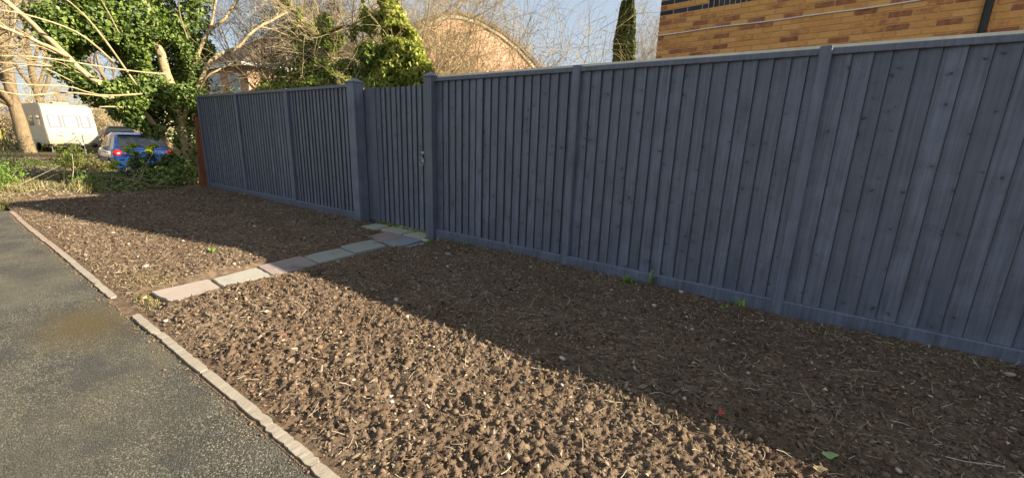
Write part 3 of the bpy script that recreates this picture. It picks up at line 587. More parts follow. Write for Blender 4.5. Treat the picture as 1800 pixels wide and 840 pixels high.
for i, (s0, L, z, me, blk) in enumerate(cand):
    if i in solo:
        mm = me if me != 'cut' else brick_mesh(L, .066); q = wpt(s0, -.004, z); mm2 = mm
        if blk: 
            if not hasattr(mm, 'name') or (mm.name + '_blk') not in bpy.data.meshes: mm2 = mm.copy(); mm2.name = mm.name + '_blk'; mm2.materials.clear()
            else: mm2 = bpy.data.meshes[mm.name + '_blk']
        o = link('brick', mm2, BLACKB if blk else BRICK, wall); o.location = Vector(q) - wloc(wall); o.rotation_euler = (0, 0, ang)
    else:
        H = .2195 if me is B_SOLD else .066; V = [wpt(s0 + a, d, z + h) for (a, d, h) in ((0, -.004, 0), (L, -.004, 0), (L, -.004, H), (0, -.004, H), (.003, .013, .003), (L - .003, .013, .003), (L - .003, .013, H - .003), (.003, .013, H - .003))]
        rest[blk].put(V, [(4, 5, 6, 7), (0, 1, 5, 4), (1, 2, 6, 5), (2, 3, 7, 6), (3, 0, 4, 7)])
for blk in rest:
    if rest[blk].n: rest[blk].build('bricks_beyond', BLACKB if blk else BRICKF, wall)['kind'] = 'stuff'
m = MB(); t = np.linspace(-.02, 6.5, 60); pts = [wpt(s, .024, 3.045 + .006 * math.sin(s * 2.1) - .004 * math.sin(s * 5)) for s in t]; m.tube(pts, .009, 6); m.build('cable', WHITE, house, smooth=True)
m = MB(); 
for s in np.arange(.3, 6.4, .62): q = wpt(s, .02, 3.045 + .006 * math.sin(s * 2.1) - .004 * math.sin(s * 5)); m.box(q[0] - .006, q[0] + .006, q[1] - .014, q[1] + .002, q[2] - .011, q[2] + .011)
m.build('cable_clip', WHITE, house)
m = MB(); m.tube([wpt(3.80, .055, .1), wpt(3.80, .055, 2.9), wpt(3.80, .055, 5.9)], .036, 14); dp = m.build('downpipe', PIPE, house, smooth=True)
m = MB(); m.tube([wpt(3.80, .055, 4.0), wpt(3.80, .055, 4.08)], .042, 14); wbox(m, 3.745, 3.855, .014, .04, 4.02, 4.06); m.build('pipe_bracket', PIPE, dp)
m = MB(); wbox(m, .86, 2.25, -.02, .02, 3.60, 3.66); win = m.build('window', WHITE, house); m = MB(); wbox(m, .9, 2.2, -.011, .006, 3.67, 4.7); m.build('pane', GLASS, win)

# ------------------------------------------------------------------ background houses
G0 = np.array([-14.5, 11.4]); GT = np.array([.2, .98]); GT /= np.linalg.norm(GT); GN = np.array([GT[1], -GT[0]])
gh = thing('gable_house', 'red brick house gable with pale verge behind the bare shrub', 'house', (*G0, 0))
gp = [(-6.4, 3.0), (-4.01, 4.38), (-2.48, 5.2), (-1.51, 5.76), (-.72, 6.27), (-.02, 6.62), (.61, 6.73), (1.79, 6.72), (3.27, 6.40), (4.5, 5.92), (5.62, 5.33), (6.58, 4.76), (8.2, 3.6)]
g3 = lambda s, d, z: (G0[0] + GT[0] * s + GN[0] * d, G0[1] + GT[1] * s + GN[1] * d, z)
def gext(poly, d0, d1, name, mat, par):
    m = MB(); n = len(poly); m.put([g3(s, d, z) for d in (d0, d1) for (s, z) in poly], [tuple(range(n)), tuple(range(2 * n - 1, n - 1, -1))] + [(i, n + i, n + (i + 1) % n, (i + 1) % n) for i in range(n)]); return m.build(name, mat, par)
gext([(-6.4, -.1)] + gp + [(8.2, -.1)], -8, 0, 'wall', REDW, gh)
gi = [(s * .975 + .02, z - .16) for s, z in gp]; gext(gp + gi[::-1], .002, .09, 'verge_board', plain('weathered_verge', (.40, .35, .28), .9, .1, var=.3, sc=2), gh)
go = [(s * 1.03, z + .16) for s, z in gp]; gext(go + gp[::-1], -8.2, .16, 'roof', RTILE, gh)
m = MB(); m.put([g3(2.6 + a, .01 + d, z) for d in (0, .05) for (a, z) in ((0, 2.3), (.9, 2.3), (.9, 3.9), (0, 3.9))], [(0, 1, 2, 3), (7, 6, 5, 4), (0, 4, 5, 1), (1, 5, 6, 2), (2, 6, 7, 3), (3, 7, 4, 0)]); w = m.build('window', WHITE, gh)
m = MB(); m.put([g3(2.68 + a, .075, z) for (a, z) in ((0, 2.4), (.74, 2.4), (.74, 3.8), (0, 3.8))] , [(0, 1, 2, 3)]); m.build('pane', GLASS, w)
def hip_house(name, label, x0, x1, y0, y1, ze, zr, wm, rm, wins):
    h = thing(name, label, 'house', ((x0 + x1) / 2, (y0 + y1) / 2, 0)); m = MB(); m.box(x0, x1, y0, y1, -.1, ze); m.build('wall', wm, h); o = .35; m = MB(); my = (y0 + y1) / 2; k = (y1 - y0) / 2
    V = [(x0 - o, y0 - o, ze - .05), (x1 + o, y0 - o, ze - .05), (x1 + o, y1 + o, ze - .05), (x0 - o, y1 + o, ze - .05), (x0 - o, y0 - o, ze + .08), (x1 + o, y0 - o, ze + .08), (x1 + o, y1 + o, ze + .08), (x0 - o, y1 + o, ze + .08), (min(x0 + k, (x0 + x1) / 2 - .1), my, zr), (max(x1 - k, (x0 + x1) / 2 + .1), my, zr)]
    m.put(V, [(3, 2, 1, 0), (0, 1, 5, 4), (1, 2, 6, 5), (2, 3, 7, 6), (3, 0, 4, 7), (4, 5, 9, 8), (5, 6, 9), (6, 7, 8, 9), (7, 4, 8)]); rf = m.build('roof', rm, h)
    m = MB(); m.box(x1 + o - .02, x1 + o + .03, y0 - o - .03, y1 + o, ze - .09, ze + .06); m.box(x0 - o, x1 + o - .021, y0 - o - .05, y0 - o - .001, ze - .09, ze + .06); m.build('fascia', WHITE, h)
    for (ax, a, b, z0, z1) in wins:
        m = MB(); g = MB()
        if ax == 'y': m.box(a, b, y0 - .04, y0 + .02, z0, z1); g.box(a + .08, b - .08, y0 - .05, y0 - .041, z0 + .08, z1 - .08)
        else: m.box(x1 - .02, x1 + .04, a, b, z0, z1); g.box(x1 + .041, x1 + .05, a + .08, b - .08, z0 + .08, z1 - .08)
        w = m.build('window', WHITE, h); g.build('pane', GLASS, w)
    return h
hip_house('cottage', 'red brick house with brown hipped roof seen through bare twigs above the fence', -31, -23, 6.4, 14, 4.35, 7.0, REDW, RTILE, [('y', -27.5, -26, 2.6, 4.1), ('y', -25, -23.8, 2.6, 4.0), ('x', 10.5, 12, 2.6, 4.0)])
hip_house('bungalow', 'distant house with red roof and white porch left of the caravan', -78, -66, -12, -1.2, 1.9, 4.6, WHITE, RRED, [('x', -6, -4.5, .8, 1.7), ('x', -9, -8, .8, 1.7)])
hip_house('garage', 'white rendered building behind the caravan and dark car', -56, -47, 7.0, 13.5, 3.4, 5.6, RENDER, RTILE, [('x', 8.3, 9.4, 1.2, 2.2)])

# ------------------------------------------------------------------ caravan
def cv():  # narrow older tourer
    c = thing('caravan', 'white touring caravan with three curtained front windows parked across the road', 'caravan', (-32.6, 1.52, gz(-32.6, 1.52)), rad(2)); W = 1.12; c.scale = (1, .88, 1)
    side = [(-.03, .46), (.02, .60), (.02, .95), (-.03, 1.25), (-.27, 2.12), (-.36, 2.33), (-.55, 2.47), (-1.1, 2.53), (-5.4, 2.53), (-5.85, 2.45), (-5.98, 2.2), (-6.0, .6), (-5.95, .46)]
    n = len(side); cx, cz = -2.9, 1.45; V = []; F = []
    for (y, ins) in ((-W, .05), (-W + .05, 0), (W - .05, 0), (W, .05)):
        V += [(x + (ins if x < cx else -ins), y, z + (ins if z < cz else -ins)) for (x, z) in side]
    F = [tuple(range(n)), tuple(range(4 * n - 1, 3 * n - 1, -1))] + [(r * n + i, (r + 1) * n + i, (r + 1) * n + (i + 1) % n, r * n + (i + 1) % n) for r in range(3) for i in range(n)]
    body = MB().put(V, F).build('body', CREAM, c, local=True)
    m = MB(); m.box(-1.9, -1.2, -.35, .35, 2.531, 2.62, .02); m.box(-4.2, -3.6, -.3, .3, 2.531, 2.60, .02); m.build('roof_light', CREAM, c, local=True)
    xf = lambda z: np.interp(z, [.95, 1.25, 2.12, 2.33], [.02, -.03, -.27, -.36])
    def fr(m, y0, y1, z0, z1, o0, o1, cut=.05):
        k = cut; poly = [(y0 + k, z0), (y1 - k, z0), (y1, z0 + k), (y1, z1 - k), (y1 - k, z1), (y0 + k, z1), (y0, z1 - k), (y0, z0 + k)]
        m.put([(xf(z) + o, y, z) for o in (o0, o1) for (y, z) in poly], [tuple(range(8))[::-1], tuple(range(8, 16))] + [(i, (i + 1) % 8, 8 + (i + 1) % 8, 8 + i) for i in range(8)])
    for (y0, y1) in ((-.93, -.37), (-.31, .39), (.45, .93)):
        m = MB(); fr(m, y0, y1, 1.29, 1.96, .004, .018); w = m.build('window', GREY, c, local=True)
        # pleated net curtain behind the pane line, built as folded strips
        m = MB(); t = np.linspace(y0 + .06, y1 - .06 - (.06 if y1 < .5 else .1), 15); m.put([(xf(z) + .021 + .006 * (i % 2), yv, z) for z in (1.35, 1.90) for i, yv in enumerate(t)], [(i, i + 1, 15 + i + 1, 15 + i) for i in range(14)]); m.build('curtain', CURT, w, local=True)
    def stripe(p, r=.014):
        m = MB(); m.tube([(xf(z) + .008, y, z) for (y, z) in p], r, 6); m.build('stripe', GREY, c, local=True)
    stripe([(-.92, 1.20), (-.75, 1.215), (-.55, 1.20)], .011); stripe([(.55, 1.20), (.75, 1.205), (.95, 1.19)], .011)
    a = np.linspace(0, 1, 8); stripe([(-.95 + .52 * t, 1.06 - .20 * math.sin(t * math.pi / 2)) for t in a]); stripe([(.95 - .42 * t, 1.03 - .17 * math.sin(t * math.pi / 2)) for t in a])
    # gas locker lid, badge and model lettering
    m = MB(); m.box(.021, .034, -.50, .50, .62, 1.12, .012); lk = m.build('gas_locker_lid', CREAM, c, local=True); m = MB(); m.lathe([(.055, 0), (.055, .008)], (.034, 0, 1.0), 'x', 16); m.build('badge', GREY, lk, local=True)
    cu = bpy.data.curves.new('lettering', 'FONT'); cu.body = 'Olympus'; cu.size = .15; cu.align_x = 'CENTER'; cu.extrude = .002; to = bpy.data.objects.new('tmp', cu); scene.collection.objects.link(to)
    dg = bpy.context.evaluated_depsgraph_get(); me = bpy.data.meshes.new_from_object(to.evaluated_get(dg)); bpy.data.objects.remove(to)
    lt = link('lettering', me, plain('pale_lettering', (.45, .42, .38)), c); lt.location = (xf(2.15) + .004, .0, 2.13); lt.rotation_euler = (rad(74), 0, rad(90))
    # left side windows, door lines, wheels, drawbar
    for (x0, x1, z0, z1) in ((-1.5, -.75, 1.35, 1.95), (-3.3, -2.3, 1.35, 1.95), (-5.3, -4.6, 1.4, 1.95)):
        m = MB(); m.box(x0, x1, -W - .012, -W + .01, z0, z1, .005); m.build('window', GLASS, c, local=True)
    m = MB(); m.box(-4.3, -3.6, -W - .006, -W + .01, .6, 2.2, .002); m.build('door', CGREY, c, local=True)
    m = MB(); m.box(-5.9, -.1, -W - .010, -W + .012, .46, .74); m.box(-5.9, -.1, W - .012, W + .010, .46, .74); m.build('skirt', CGREY, c, local=True)
    for s in (-1, 1):
        m = MB(); m.lathe([(.20, -.09), (.30, -.09), (.325, -.05), (.325, .05), (.30, .09), (.20, .09)], (-3.3, s * (W - .14), .32), 'y', 24); w = m.build('wheel', RUBBER, c, local=True); m = MB(); m.lathe([(.19, -.1), (.19, .1)], (-3.3, s * (W - .14), .32), 'y', 18); m.build('hub', ALLOY, w, local=True)
        m = MB(); m.tube([(-.35, s * .95, .50), (-.2, s * .98, .04)], .025, 6); m.box(-.27, -.13, s * .98 - .07, s * .98 + .07, .02, .05); m.build('steady', GREY, c, local=True)
    m = MB(); m.tube([(-.3, -.55, .50), (1.15, 0, .47)], .04, 6); m.tube([(-.3, .55, .50), (1.15, 0, .47)], .04, 6); m.box(1.05, 1.38, -.06, .06, .42, .56, .02); m.build('drawbar', CGREY, c, local=True)
    m = MB(); m.tube([(1.0, .14, .95), (1.0, .14, .25)], .028, 8); m.tube([(1.0, .14, .95), (1.0, .26, .95)], .014, 6); m.lathe([(.06, -.04), (.11, -.04), (.11, .04), (.06, .04)], (1.0, .14, .12), 'y', 16); m.tube([(1.0, .14, .27), (1.0, .14, .12)], .02, 6); m.build('jockey_wheel', GREY, c, local=True)
    m = MB(); m.tube([(1.1, -.05, .56), (.9, -.12, .9), (.5, -.1, .75), (.05, -.2, .62)], .013, 6); m.build('cable', DARK, c, local=True)
cv()

# ------------------------------------------------------------------ cars
def car(label, loc, rz, paint, name='car'):
    c = thing(name, label, 'car', loc, rz)
    st = [(0, .42, .80, .76), (.05, .32, .93, .82), (.25, .24, .99, .86), (1.0, .2, .98, .88), (2.4, .2, .95, .88), (3.05, .2, .93, .87), (3.7, .22, .84, .83), (4.08, .28, .72, .76), (4.2, .38, .60, .66)]
    n = 12; V = []; F = []
    for (x, z0, z1, w) in st:
        h = z1 - z0; sec = [(-.82, 0), (.82, 0), (.96, .08), (1, .3), (1, .6), (.965, .86), (.90, 1), (-.90, 1), (-.965, .86), (-1, .6), (-1, .3), (-.96, .08)]; V += [(x, w * u, z0 + h * v) for (u, v) in sec]
    F = [tuple(range(n)), tuple(range(n * len(st) - 1, n * (len(st) - 1) - 1, -1))] + [(i * n + a, (i + 1) * n + a, (i + 1) * n + (a + 1) % n, i * n + (a + 1) % n) for i in range(len(st) - 1) for a in range(n)]
    b = MB().put(V, F); cab = [(.04, .95, .95, .80, .79), (.42, .96, 1.36, .80, .64), (.60, .96, 1.44, .80, .615), (1.3, .96, 1.48, .81, .62), (2.0, .95, 1.45, .80, .61), (2.35, .94, 1.36, .79, .62), (3.05, .92, .94, .76, .74)]
    V = []; 
    for (x, z0, z1, wb, wt) in cab: V += [(x, -wb, z0), (x, -wb + (wb - wt) * .85, z0 + (z1 - z0) * .86), (x, -wt + .05, z1), (x, wt - .05, z1), (x, wb - (wb - wt) * .85, z0 + (z1 - z0) * .86), (x, wb, z0)]
    F = [(i * 6 + a, (i + 1) * 6 + a, (i + 1) * 6 + a + 1, i * 6 + a + 1) for i in range(len(cab) - 1) for a in range(5)]
    b.put(V, F); body = b.build('body', paint, c, local=True, smooth=False)
    # rear window on the hatch slope, side windows on the cabin flanks, windscreen
    m = MB(); m.put([(.105, -.69, 1.01), (.105, .69, 1.01), (.40, .56, 1.345), (.40, -.56, 1.345), (.085, -.69, 1.03), (.085, .69, 1.03), (.38, .56, 1.365), (.38, -.56, 1.365)], [(4, 7, 6, 5), (0, 4, 5, 1), (1, 5, 6, 2), (2, 6, 7, 3), (3, 7, 4, 0)]); rw = m.build('rear_window', GLASS, c, local=True)
    m = MB(); m.box(.30, .62, -.56, .56, 1.405, 1.432, .008); m.build('spoiler', paint, c, local=True)
    m = MB(); m.tube([(.07, .02, 1.03), (.15, .25, 1.12), (.19, .42, 1.16)], .010, 5); m.build('wiper', DARK, rw, local=True)
    for s in (-1, 1):
        for (x0, x1, x2, x3) in ((.80, 1.50, 1.48, .98), (1.56, 2.72, 2.30, 1.54)):
            y = lambda z: s * (.80 - (z - .96) / .42 * .155 + .008); z0, z1 = .99, 1.34 if x0 < 1 else 1.33
            m = MB(); m.put([(x0, y(z0), z0), (x1, y(z0), z0), (x2, y(z1), z1), (x3, y(z1), z1)], [(0, 1, 2, 3) if s < 0 else (3, 2, 1, 0)]); m.build('side_window', GLASS, c, local=True)
        m = MB(); m.lathe([(.0, -.025), (.085, -.02), (.125, .015), (.13, .10)], (.02, s * .69, .83), 'x', 18); m.lathe([(.0, -.015), (.055, -.01), (.08, .02), (.08, .09)], (.02, s * .53, .78), 'x', 14); tl = m.build('tail_light', REDL, c, local=True, smooth=True)
        m = MB(); m.lathe([(.0, -.028), (.03, -.024), (.035, .0)], (.02, s * .69, .83), 'x', 12); m.build('reflector', LAMPW, tl, local=True)
        m = MB(); m.lathe([(.0, -.09), (.05, -.075), (.085, -.02), (.09, .04), (.06, .08), (0, .085)], (2.45, s * .98, 1.0), 'x', 12); m.tube([(2.48, s * .80, .96), (2.47, s * .93, .97)], .025, 6); m.build('wing_mirror', DARK, c, local=True, smooth=True)
        for xw in (.78, 3.38):
            m = MB(); m.lathe([(.20, -.10), (.29, -.10), (.312, -.06), (.312, .06), (.29, .10), (.20, .10)], (xw, s * .79, .312), 'y', 24); w = m.build('wheel', RUBBER, c, local=True)
            m = MB(); m.lathe([(.205, -.106), (.19, -.09), (.05, -.085), (.05, .085), (.19, .09), (.205, .106)], (xw, s * .79, .312), 'y', 20); m.build('rim', ALLOY, w, local=True)
            m = MB(); q = [(xw + .35 * math.cos(t), s * .893, .30 + .35 * math.sin(t)) for t in np.linspace(-.2, math.pi + .2, 15)]; q2 = [(p[0], s * .870, p[2]) for p in q]; mid = [(xw, s * .893, .22)]
            m.put(q + mid, [tuple(range(16)) if s > 0 else tuple(range(15, -1, -1))]); m.build('wheel_arch', DARK, c, local=True)
        for xh in (1.62, .95): m = MB(); m.box(xh, xh + .16, s * .885 - .012, s * .885 + .012, .80, .83, .004); m.build('door_handle', paint, c, local=True)
        m = MB(); m.tube([(.75, s * .893, .50), (3.0, s * .888, .50)], .018, 6); m.build('side_strip', DARK, c, local=True)
    m = MB(); m.box(-.035, .06, -.80, .80, .30, .56, .03); bp = m.build('bumper', paint, c, local=True); m = MB(); m.box(.035, .047, -.26, .26, .66, .77); m.build('number_plate', PLATE, c, local=True)
hd = math.atan2(.09, -.995)
car('blue hatchback with round red tail light parked behind the lime green spurge', (-18.5, .88, gz(-20.3, 1.2) - .005), hd, BLUE)
car('dark car parked between the white caravan and the blue hatchback', (-38.0, 4.6, gz(-40, 5)), math.atan2(.35, -.95), DKCAR)

# ------------------------------------------------------------------ bins and sign far left
for (nm, lb, ct, mt, p, s) in (('grit_bin', 'small yellow bin in front of the distant red roofed house', 'bin', YBIN, (-52, .55), 1.0), ('wheelie_bin', 'dark green wheelie bin beside the yellow bin', 'bin', GBIN, (-48, 1.25), 1.1)):
    t = thing(nm, lb, ct, (*p, 0)); m = MB(); m.put([(-.28 * s, -.28 * s, 0), (.28 * s, -.28 * s, 0), (.28 * s, .28 * s, 0), (-.28 * s, .28 * s, 0), (-.34 * s, -.34 * s, .9 * s), (.34 * s, -.34 * s, .9 * s), (.34 * s, .34 * s, .9 * s), (-.34 * s, .34 * s, .9 * s)], [(3, 2, 1, 0), (4, 5, 6, 7), (0, 1, 5, 4), (1, 2, 6, 5), (2, 3, 7, 6), (3, 0, 4, 7)]); m.build('tub', mt, t, local=True)
    m = MB(); m.put([(-.38 * s, -.38 * s, .9 * s), (.38 * s, -.38 * s, .9 * s), (.38 * s, .38 * s, .9 * s), (-.38 * s, .38 * s, .9 * s), (-.3 * s, -.3 * s, 1.0 * s), (.3 * s, -.3 * s, 1.0 * s), (.3 * s, .3 * s, 1.0 * s), (-.3 * s, .3 * s, 1.0 * s)], [(3, 2, 1, 0), (4, 5, 6, 7), (0, 1, 5, 4), (1, 2, 6, 5), (2, 3, 7, 6), (3, 0, 4, 7)]); m.build('lid', mt, t, local=True)
t = thing('round_sign', 'round blue and white sign on a post beside the bare tree', 'sign', (-49.5, .9, 0)); m = MB(); m.tube([(0, 0, 0), (0, 0, 1.9)], .05, 8); m.build('post', GREY, t, local=True); m = MB(); m.lathe([(.55, -.02), (.55, .02)], (.07, 0, 2.0), 'x', 24); f = m.build('sign_face', WHITE, t, local=True); m = MB(); m.lathe([(.38, -.01), (.38, .01)], (.10, 0, 2.0), 'x', 24); m.build('sign_disc', SIGNB, f, local=True)
pf = thing('porch_rail', 'white painted rail fence in front of the distant house', 'fence', (-54, -.6, 0))
for y in (-2.2, -.9, .4): m = MB(); m.box(-54.08, -53.92, y - .08, y + .08, 0, 1.45); m.build('post', WHITE, pf)
m = MB(); m.box(-53.90, -53.82, -2.3, .5, 1.1, 1.45); m.build('rail', WHITE, pf)

# ------------------------------------------------------------------ vegetation
def at(u, v, X=None, Y=None):
    r = FW + (u - 900) / FPX * RT - (v - 420) / FPX * UP
    t = (X - CAM[0]) / r[0] if X is not None else (Y - CAM[1]) / r[1]
    return CAM + r * t
def smooth_path(P, n=14):
    P = np.array(P, float); t = np.linspace(0, len(P) - 1, n); i = np.minimum(t.astype(int), len(P) - 2); f = (t - i)[:, None]
    p0 = P[np.maximum(i - 1, 0)]; p1 = P[i]; p2 = P[i + 1]; p3 = P[np.minimum(i + 2, len(P) - 1)]
    return .5 * (2 * p1 + (p2 - p0) * f + (2 * p0 - 5 * p1 + 4 * p2 - p3) * f ** 2 + (3 * p1 - p0 - 3 * p2 + p3) * f ** 3)
def limb(name, P, r0, r1, mat, parent, rg, n=16, sides=8, rough=.06):
    p = smooth_path(P, n); p[1:-1] += rg.normal(size=(n - 2, 3)) * r0 * .12; r = np.linspace(r0, r1, n) * (1 + rg.normal(size=n) * rough)
    V, F = tubes(p[None], r[None], sides); F = [list(f) for f in F] + [list(range(sides))[::-1], [(n - 1) * sides + k for k in range(sides)]]
    add(name, V, F, mat, parent, smooth=True); return p, r
def noise3(P, s, k): return (vnoise(P[:, 0] * s + 5, P[:, 2] * s, k) + vnoise(P[:, 1] * s, P[:, 2] * s + 9, k + 1) + vnoise(P[:, 0] * s, P[:, 1] * s + 3, k + 2)) / 3
def cloud(C, Rr, n, rg, gap=.44, scale=2.2, seed=30, shell=.45):
    """points spread through lumpy ellipsoids with gaps; returns points and outward normals"""
    C = np.array(C, float); Rr = np.array(Rr, float); vol = np.prod(Rr, axis=1) ** .75; k = rg.choice(len(C), n, p=vol / vol.sum())
    d = norm(rg.normal(size=(n, 3))); r = rg.uniform(shell, 1.0, n) ** .7
    P = C[k] + d * Rr[k] * r[:, None] * (.52 + .95 * noise3(C[k] + d * Rr[k], scale * 1.1, seed + 4))[:, None]
    keep = noise3(P, scale, seed) > gap; return P[keep], d[keep]
def crown(name, C, Rr, n, size, mat, parent, rg, gap=.44, scale=2.2, seed=30, up=.5, jit=.8, shell=.45):
    P, d = cloud(C, Rr, n, rg, gap, scale, seed, shell); N = norm(d + rg.normal(size=d.shape) * jit + [0, 0, up]); V, F = leaves(P, N, size, rg, .35, .85, .6)
    return add(name, V, F, mat, parent)
def behind(a, y=.2, z=2.1):
    return [(P[k], R[k]) for P, R in a for k in [~((P[:, :, 1] < y) & (P[:, :, 2] < z) & (P[:, :, 0] > -11.4)).any(1)]]
def twigset(P0, R0, levels, rg, up=.03):
    """successive generations of side branches; returns list of (pts, radii)"""
    out = []; P, R = P0, R0
    for (k, t0, ang, lr, n, wander, minr) in levels: P, R = sprout(P, R, k, rg, t0, ang, lr, .55, n, wander, up, minr); out.append((P, R))
    return behind(out)
def bare_tree(name, label, base, h, r, rg, k1=7, dens=1.0, mat=BARKD, tmat=TWIGD, group=None, lean=(0, 0), spread=.7, minr=.006):
    base = (base[0], base[1], float(gz(base[0], base[1])) - .08); t = thing(name, label, 'tree', base, 0, group); b = np.array(base)
    tp, tr = growth(b[None], np.array([[lean[0], lean[1], 1.0]]), np.array([h * .62]), np.array([r]), 9, rg, .07, .05, .5); V, F = tubes(tp, tr, 10); add('trunk', V, F, mat, t, smooth=True)
    P1, R1 = sprout(tp, tr, k1, rg, .38, (.35, spread), (.75, 1.15), .62, 8, .13, .05, minr * 2)
    for i in range(len(P1)): V, F = tubes(P1[i:i + 1], R1[i:i + 1], 7); add('limb', V, F, mat, t, smooth=True)
    a = twigset(P1, R1, [(int(8 * dens), .2, (.35, .9), (.4, .7), 6, .18, minr * 1.3), (int(7 * dens), .15, (.4, 1.0), (.4, .75), 5, .2, minr), (int(4 * dens), .15, (.4, 1.0), (.35, .7), 4, .22, minr * .8)], rg)
    V, F = merge([tubes(P, R, 4 if i == 0 else 3) for i, (P, R) in enumerate(a)]); add('twigs', V, F, tmat, t)['kind'] = 'stuff'; return t

# --- ivy-covered tree at the end of the fence
rg = np.random.default_rng(21)
TX = -12.2
tr = thing('ivy_tree', 'ivy smothered tree with forked tan trunk beside the fence end', 'tree', (TX, 0, 0))
limb('trunk', [at(338, 335, TX), at(334, 290, TX), at(322, 240, TX), at(306, 175, TX), at(285, 105, TX), at(268, 50, TX), at(250, -20, TX), at(238, -110, TX)], .13, .06, BARK, tr, rg, 26, 10)
limb('limb', [at(330, 285, TX), at(290, 245, TX + .1), at(238, 182, TX + .3), at(165, 140, TX + .5), at(115, 97, TX + .6), at(60, 45, TX + .7), at(0, -5, TX + .8), at(-60, -60, TX + .8)], .066, .034, BARK, tr, rg, 26, 9)
limb('limb', [at(120, 100, TX + .6), at(80, 80, TX + .9), at(30, 58, TX + 1.0), at(-40, 30, TX + 1.0)], .038, .02, BARK, tr, rg, 14, 8)
limb('limb', [at(318, 215, TX), at(345, 160, TX + .3), at(375, 103, TX + .4), at(415, 85, TX + .4), at(440, 60, TX + .5), at(475, 38, TX + .5), at(505, 22, TX + .4)], .055, .022, BARK, tr, rg, 20, 8)
limb('limb', [at(330, 150, TX), at(362, 62, TX + .2), at(392, 36, TX + .3), at(425, -10, TX + .4)], .045, .026, BARK, tr, rg, 14, 8)
limb('limb', [at(368, 60, TX + .2), at(376, 20, TX), at(384, -30, TX)], .035, .025, BARK, tr, rg, 10, 7)
limb('limb', [at(345, 175, TX + .2), at(362, 137, TX + .7), at(388, 122, TX + .8), at(430, 100, TX + .8)], .03, .012, BARK, tr, rg, 10, 6)
for q, r0 in (([(290, 130), (255, 128), (180, 118), (120, 108), (60, 100), (0, 99)], .028), ([(240, 150), (160, 40), (90, -20)], .03), ([(250, 165), (180, 168), (118, 152), (60, 150), (0, 145)], .024), ([(200, 172), (120, 163), (50, 168), (0, 160)], .028), ([(200, 110), (140, 60), (60, 30), (0, 18)], .03), ([(330, 70), (316, 25), (314, -10)], .022), ([(210, 60), (180, 5), (160, -20)], .022), ([(230, 188), (175, 188)], .03), ([(120, 108), (70, 82), (0, 81)], .018), ([(130, 145), (60, 115), (0, 128)], .016)):
    dx = rg.uniform(.9, 1.5); r0 *= .7; limb('limb', [at(u, v, TX + dx * (.5 + .5 * i / len(q))) for i, (u, v) in enumerate(q)], r0, r0 * .45, BARK, tr, rg, 12, 6)
tp = np.stack([smooth_path([at(60, 45, TX + .7), at(0, 5, TX + .8), at(-40, -30, TX + .8)], 6), smooth_path([at(80, 80, TX + .9), at(30, 58, TX + 1), at(-30, 30, TX + 1)], 6), smooth_path([at(165, 140, TX + .5), at(110, 120, TX + 1), at(30, 110, TX + 1)], 6), smooth_path([at(415, 85, TX + .4), at(440, 60, TX + .5), at(500, 22, TX + .4)], 6), smooth_path([at(392, 36, TX + .3), at(410, 10, TX + .4), at(425, -10, TX + .4)], 6), smooth_path([at(180, 168, TX + .8), at(90, 155, TX + 1), at(0, 145, TX + 1)], 6)])
a = twigset(tp, np.full(tp.shape[:2], .02), [(9, .1, (.3, 1.0), (.4, .9), 6, .2, .006), (4, .1, (.4, 1.0), (.4, .8), 5, .22, .004)], rg, -.01); V, F = merge([tubes(P, R, 4) for P, R in a]); add('twigs', V, F, TWIG, tr)['kind'] = 'stuff'
EL = [(235, 40, 0, .95, 1.0), (300, 95, .1, .7, .8), (330, 40, -.2, .6, .9), (185, 95, .0, .75, .75), (135, 60, .2, .5, .55), (345, 130, .0, .45, .5), (265, 150, .15, .75, .55), (190, 160, .0, .5, .35), (290, 200, .0, .45, .35), (345, 200, -.3, .4, .5), (235, 200, -.4, .35, .2), (240, -60, 0, 1.0, .9), (330, -50, 0, .8, .9), (150, -40, .2, .7, .7), (345, 255, -.35, .45, .55), (325, 290, -.5, .45, .35), (375, 90, 0, .25, .3)]
EL += [(215, 160, .45, .5, .4), (165, 115, .5, .45, .4), (260, 205, .3, .45, .3), (120, 75, .5, .35, .3), (300, 175, .3, .35, .3), (185, 45, .4, .5, .5), (245, 185, .5, .4, .25), (285, 225, .25, .3, .25), (110, 40, .3, .45, .4), (345, 165, .35, .35, .4)]
C = np.array([at(u - 14, v, TX + dx - .2) for (u, v, dx, a, b) in EL]); Rr = np.array([(a * .75 + .15, a, b) for (u, v, dx, a, b) in EL])
crown('crown', C, Rr, 62000, .07, IVY, tr, rg, .40, 2.0, 30, .35, .7, .35)
# ivy climbing on the trunks
q = smooth_path([at(334, 300, TX), at(318, 230, TX), at(306, 185, TX)], 30); P = np.repeat(q, 22, 0) + rg.normal(size=(660, 3)) * [.14, .16, .08]; V, F = leaves(P, norm(rg.normal(size=P.shape) + [.6, -.3, .3]), .075, rg); add('climbing_ivy', V, F, IVY, tr)

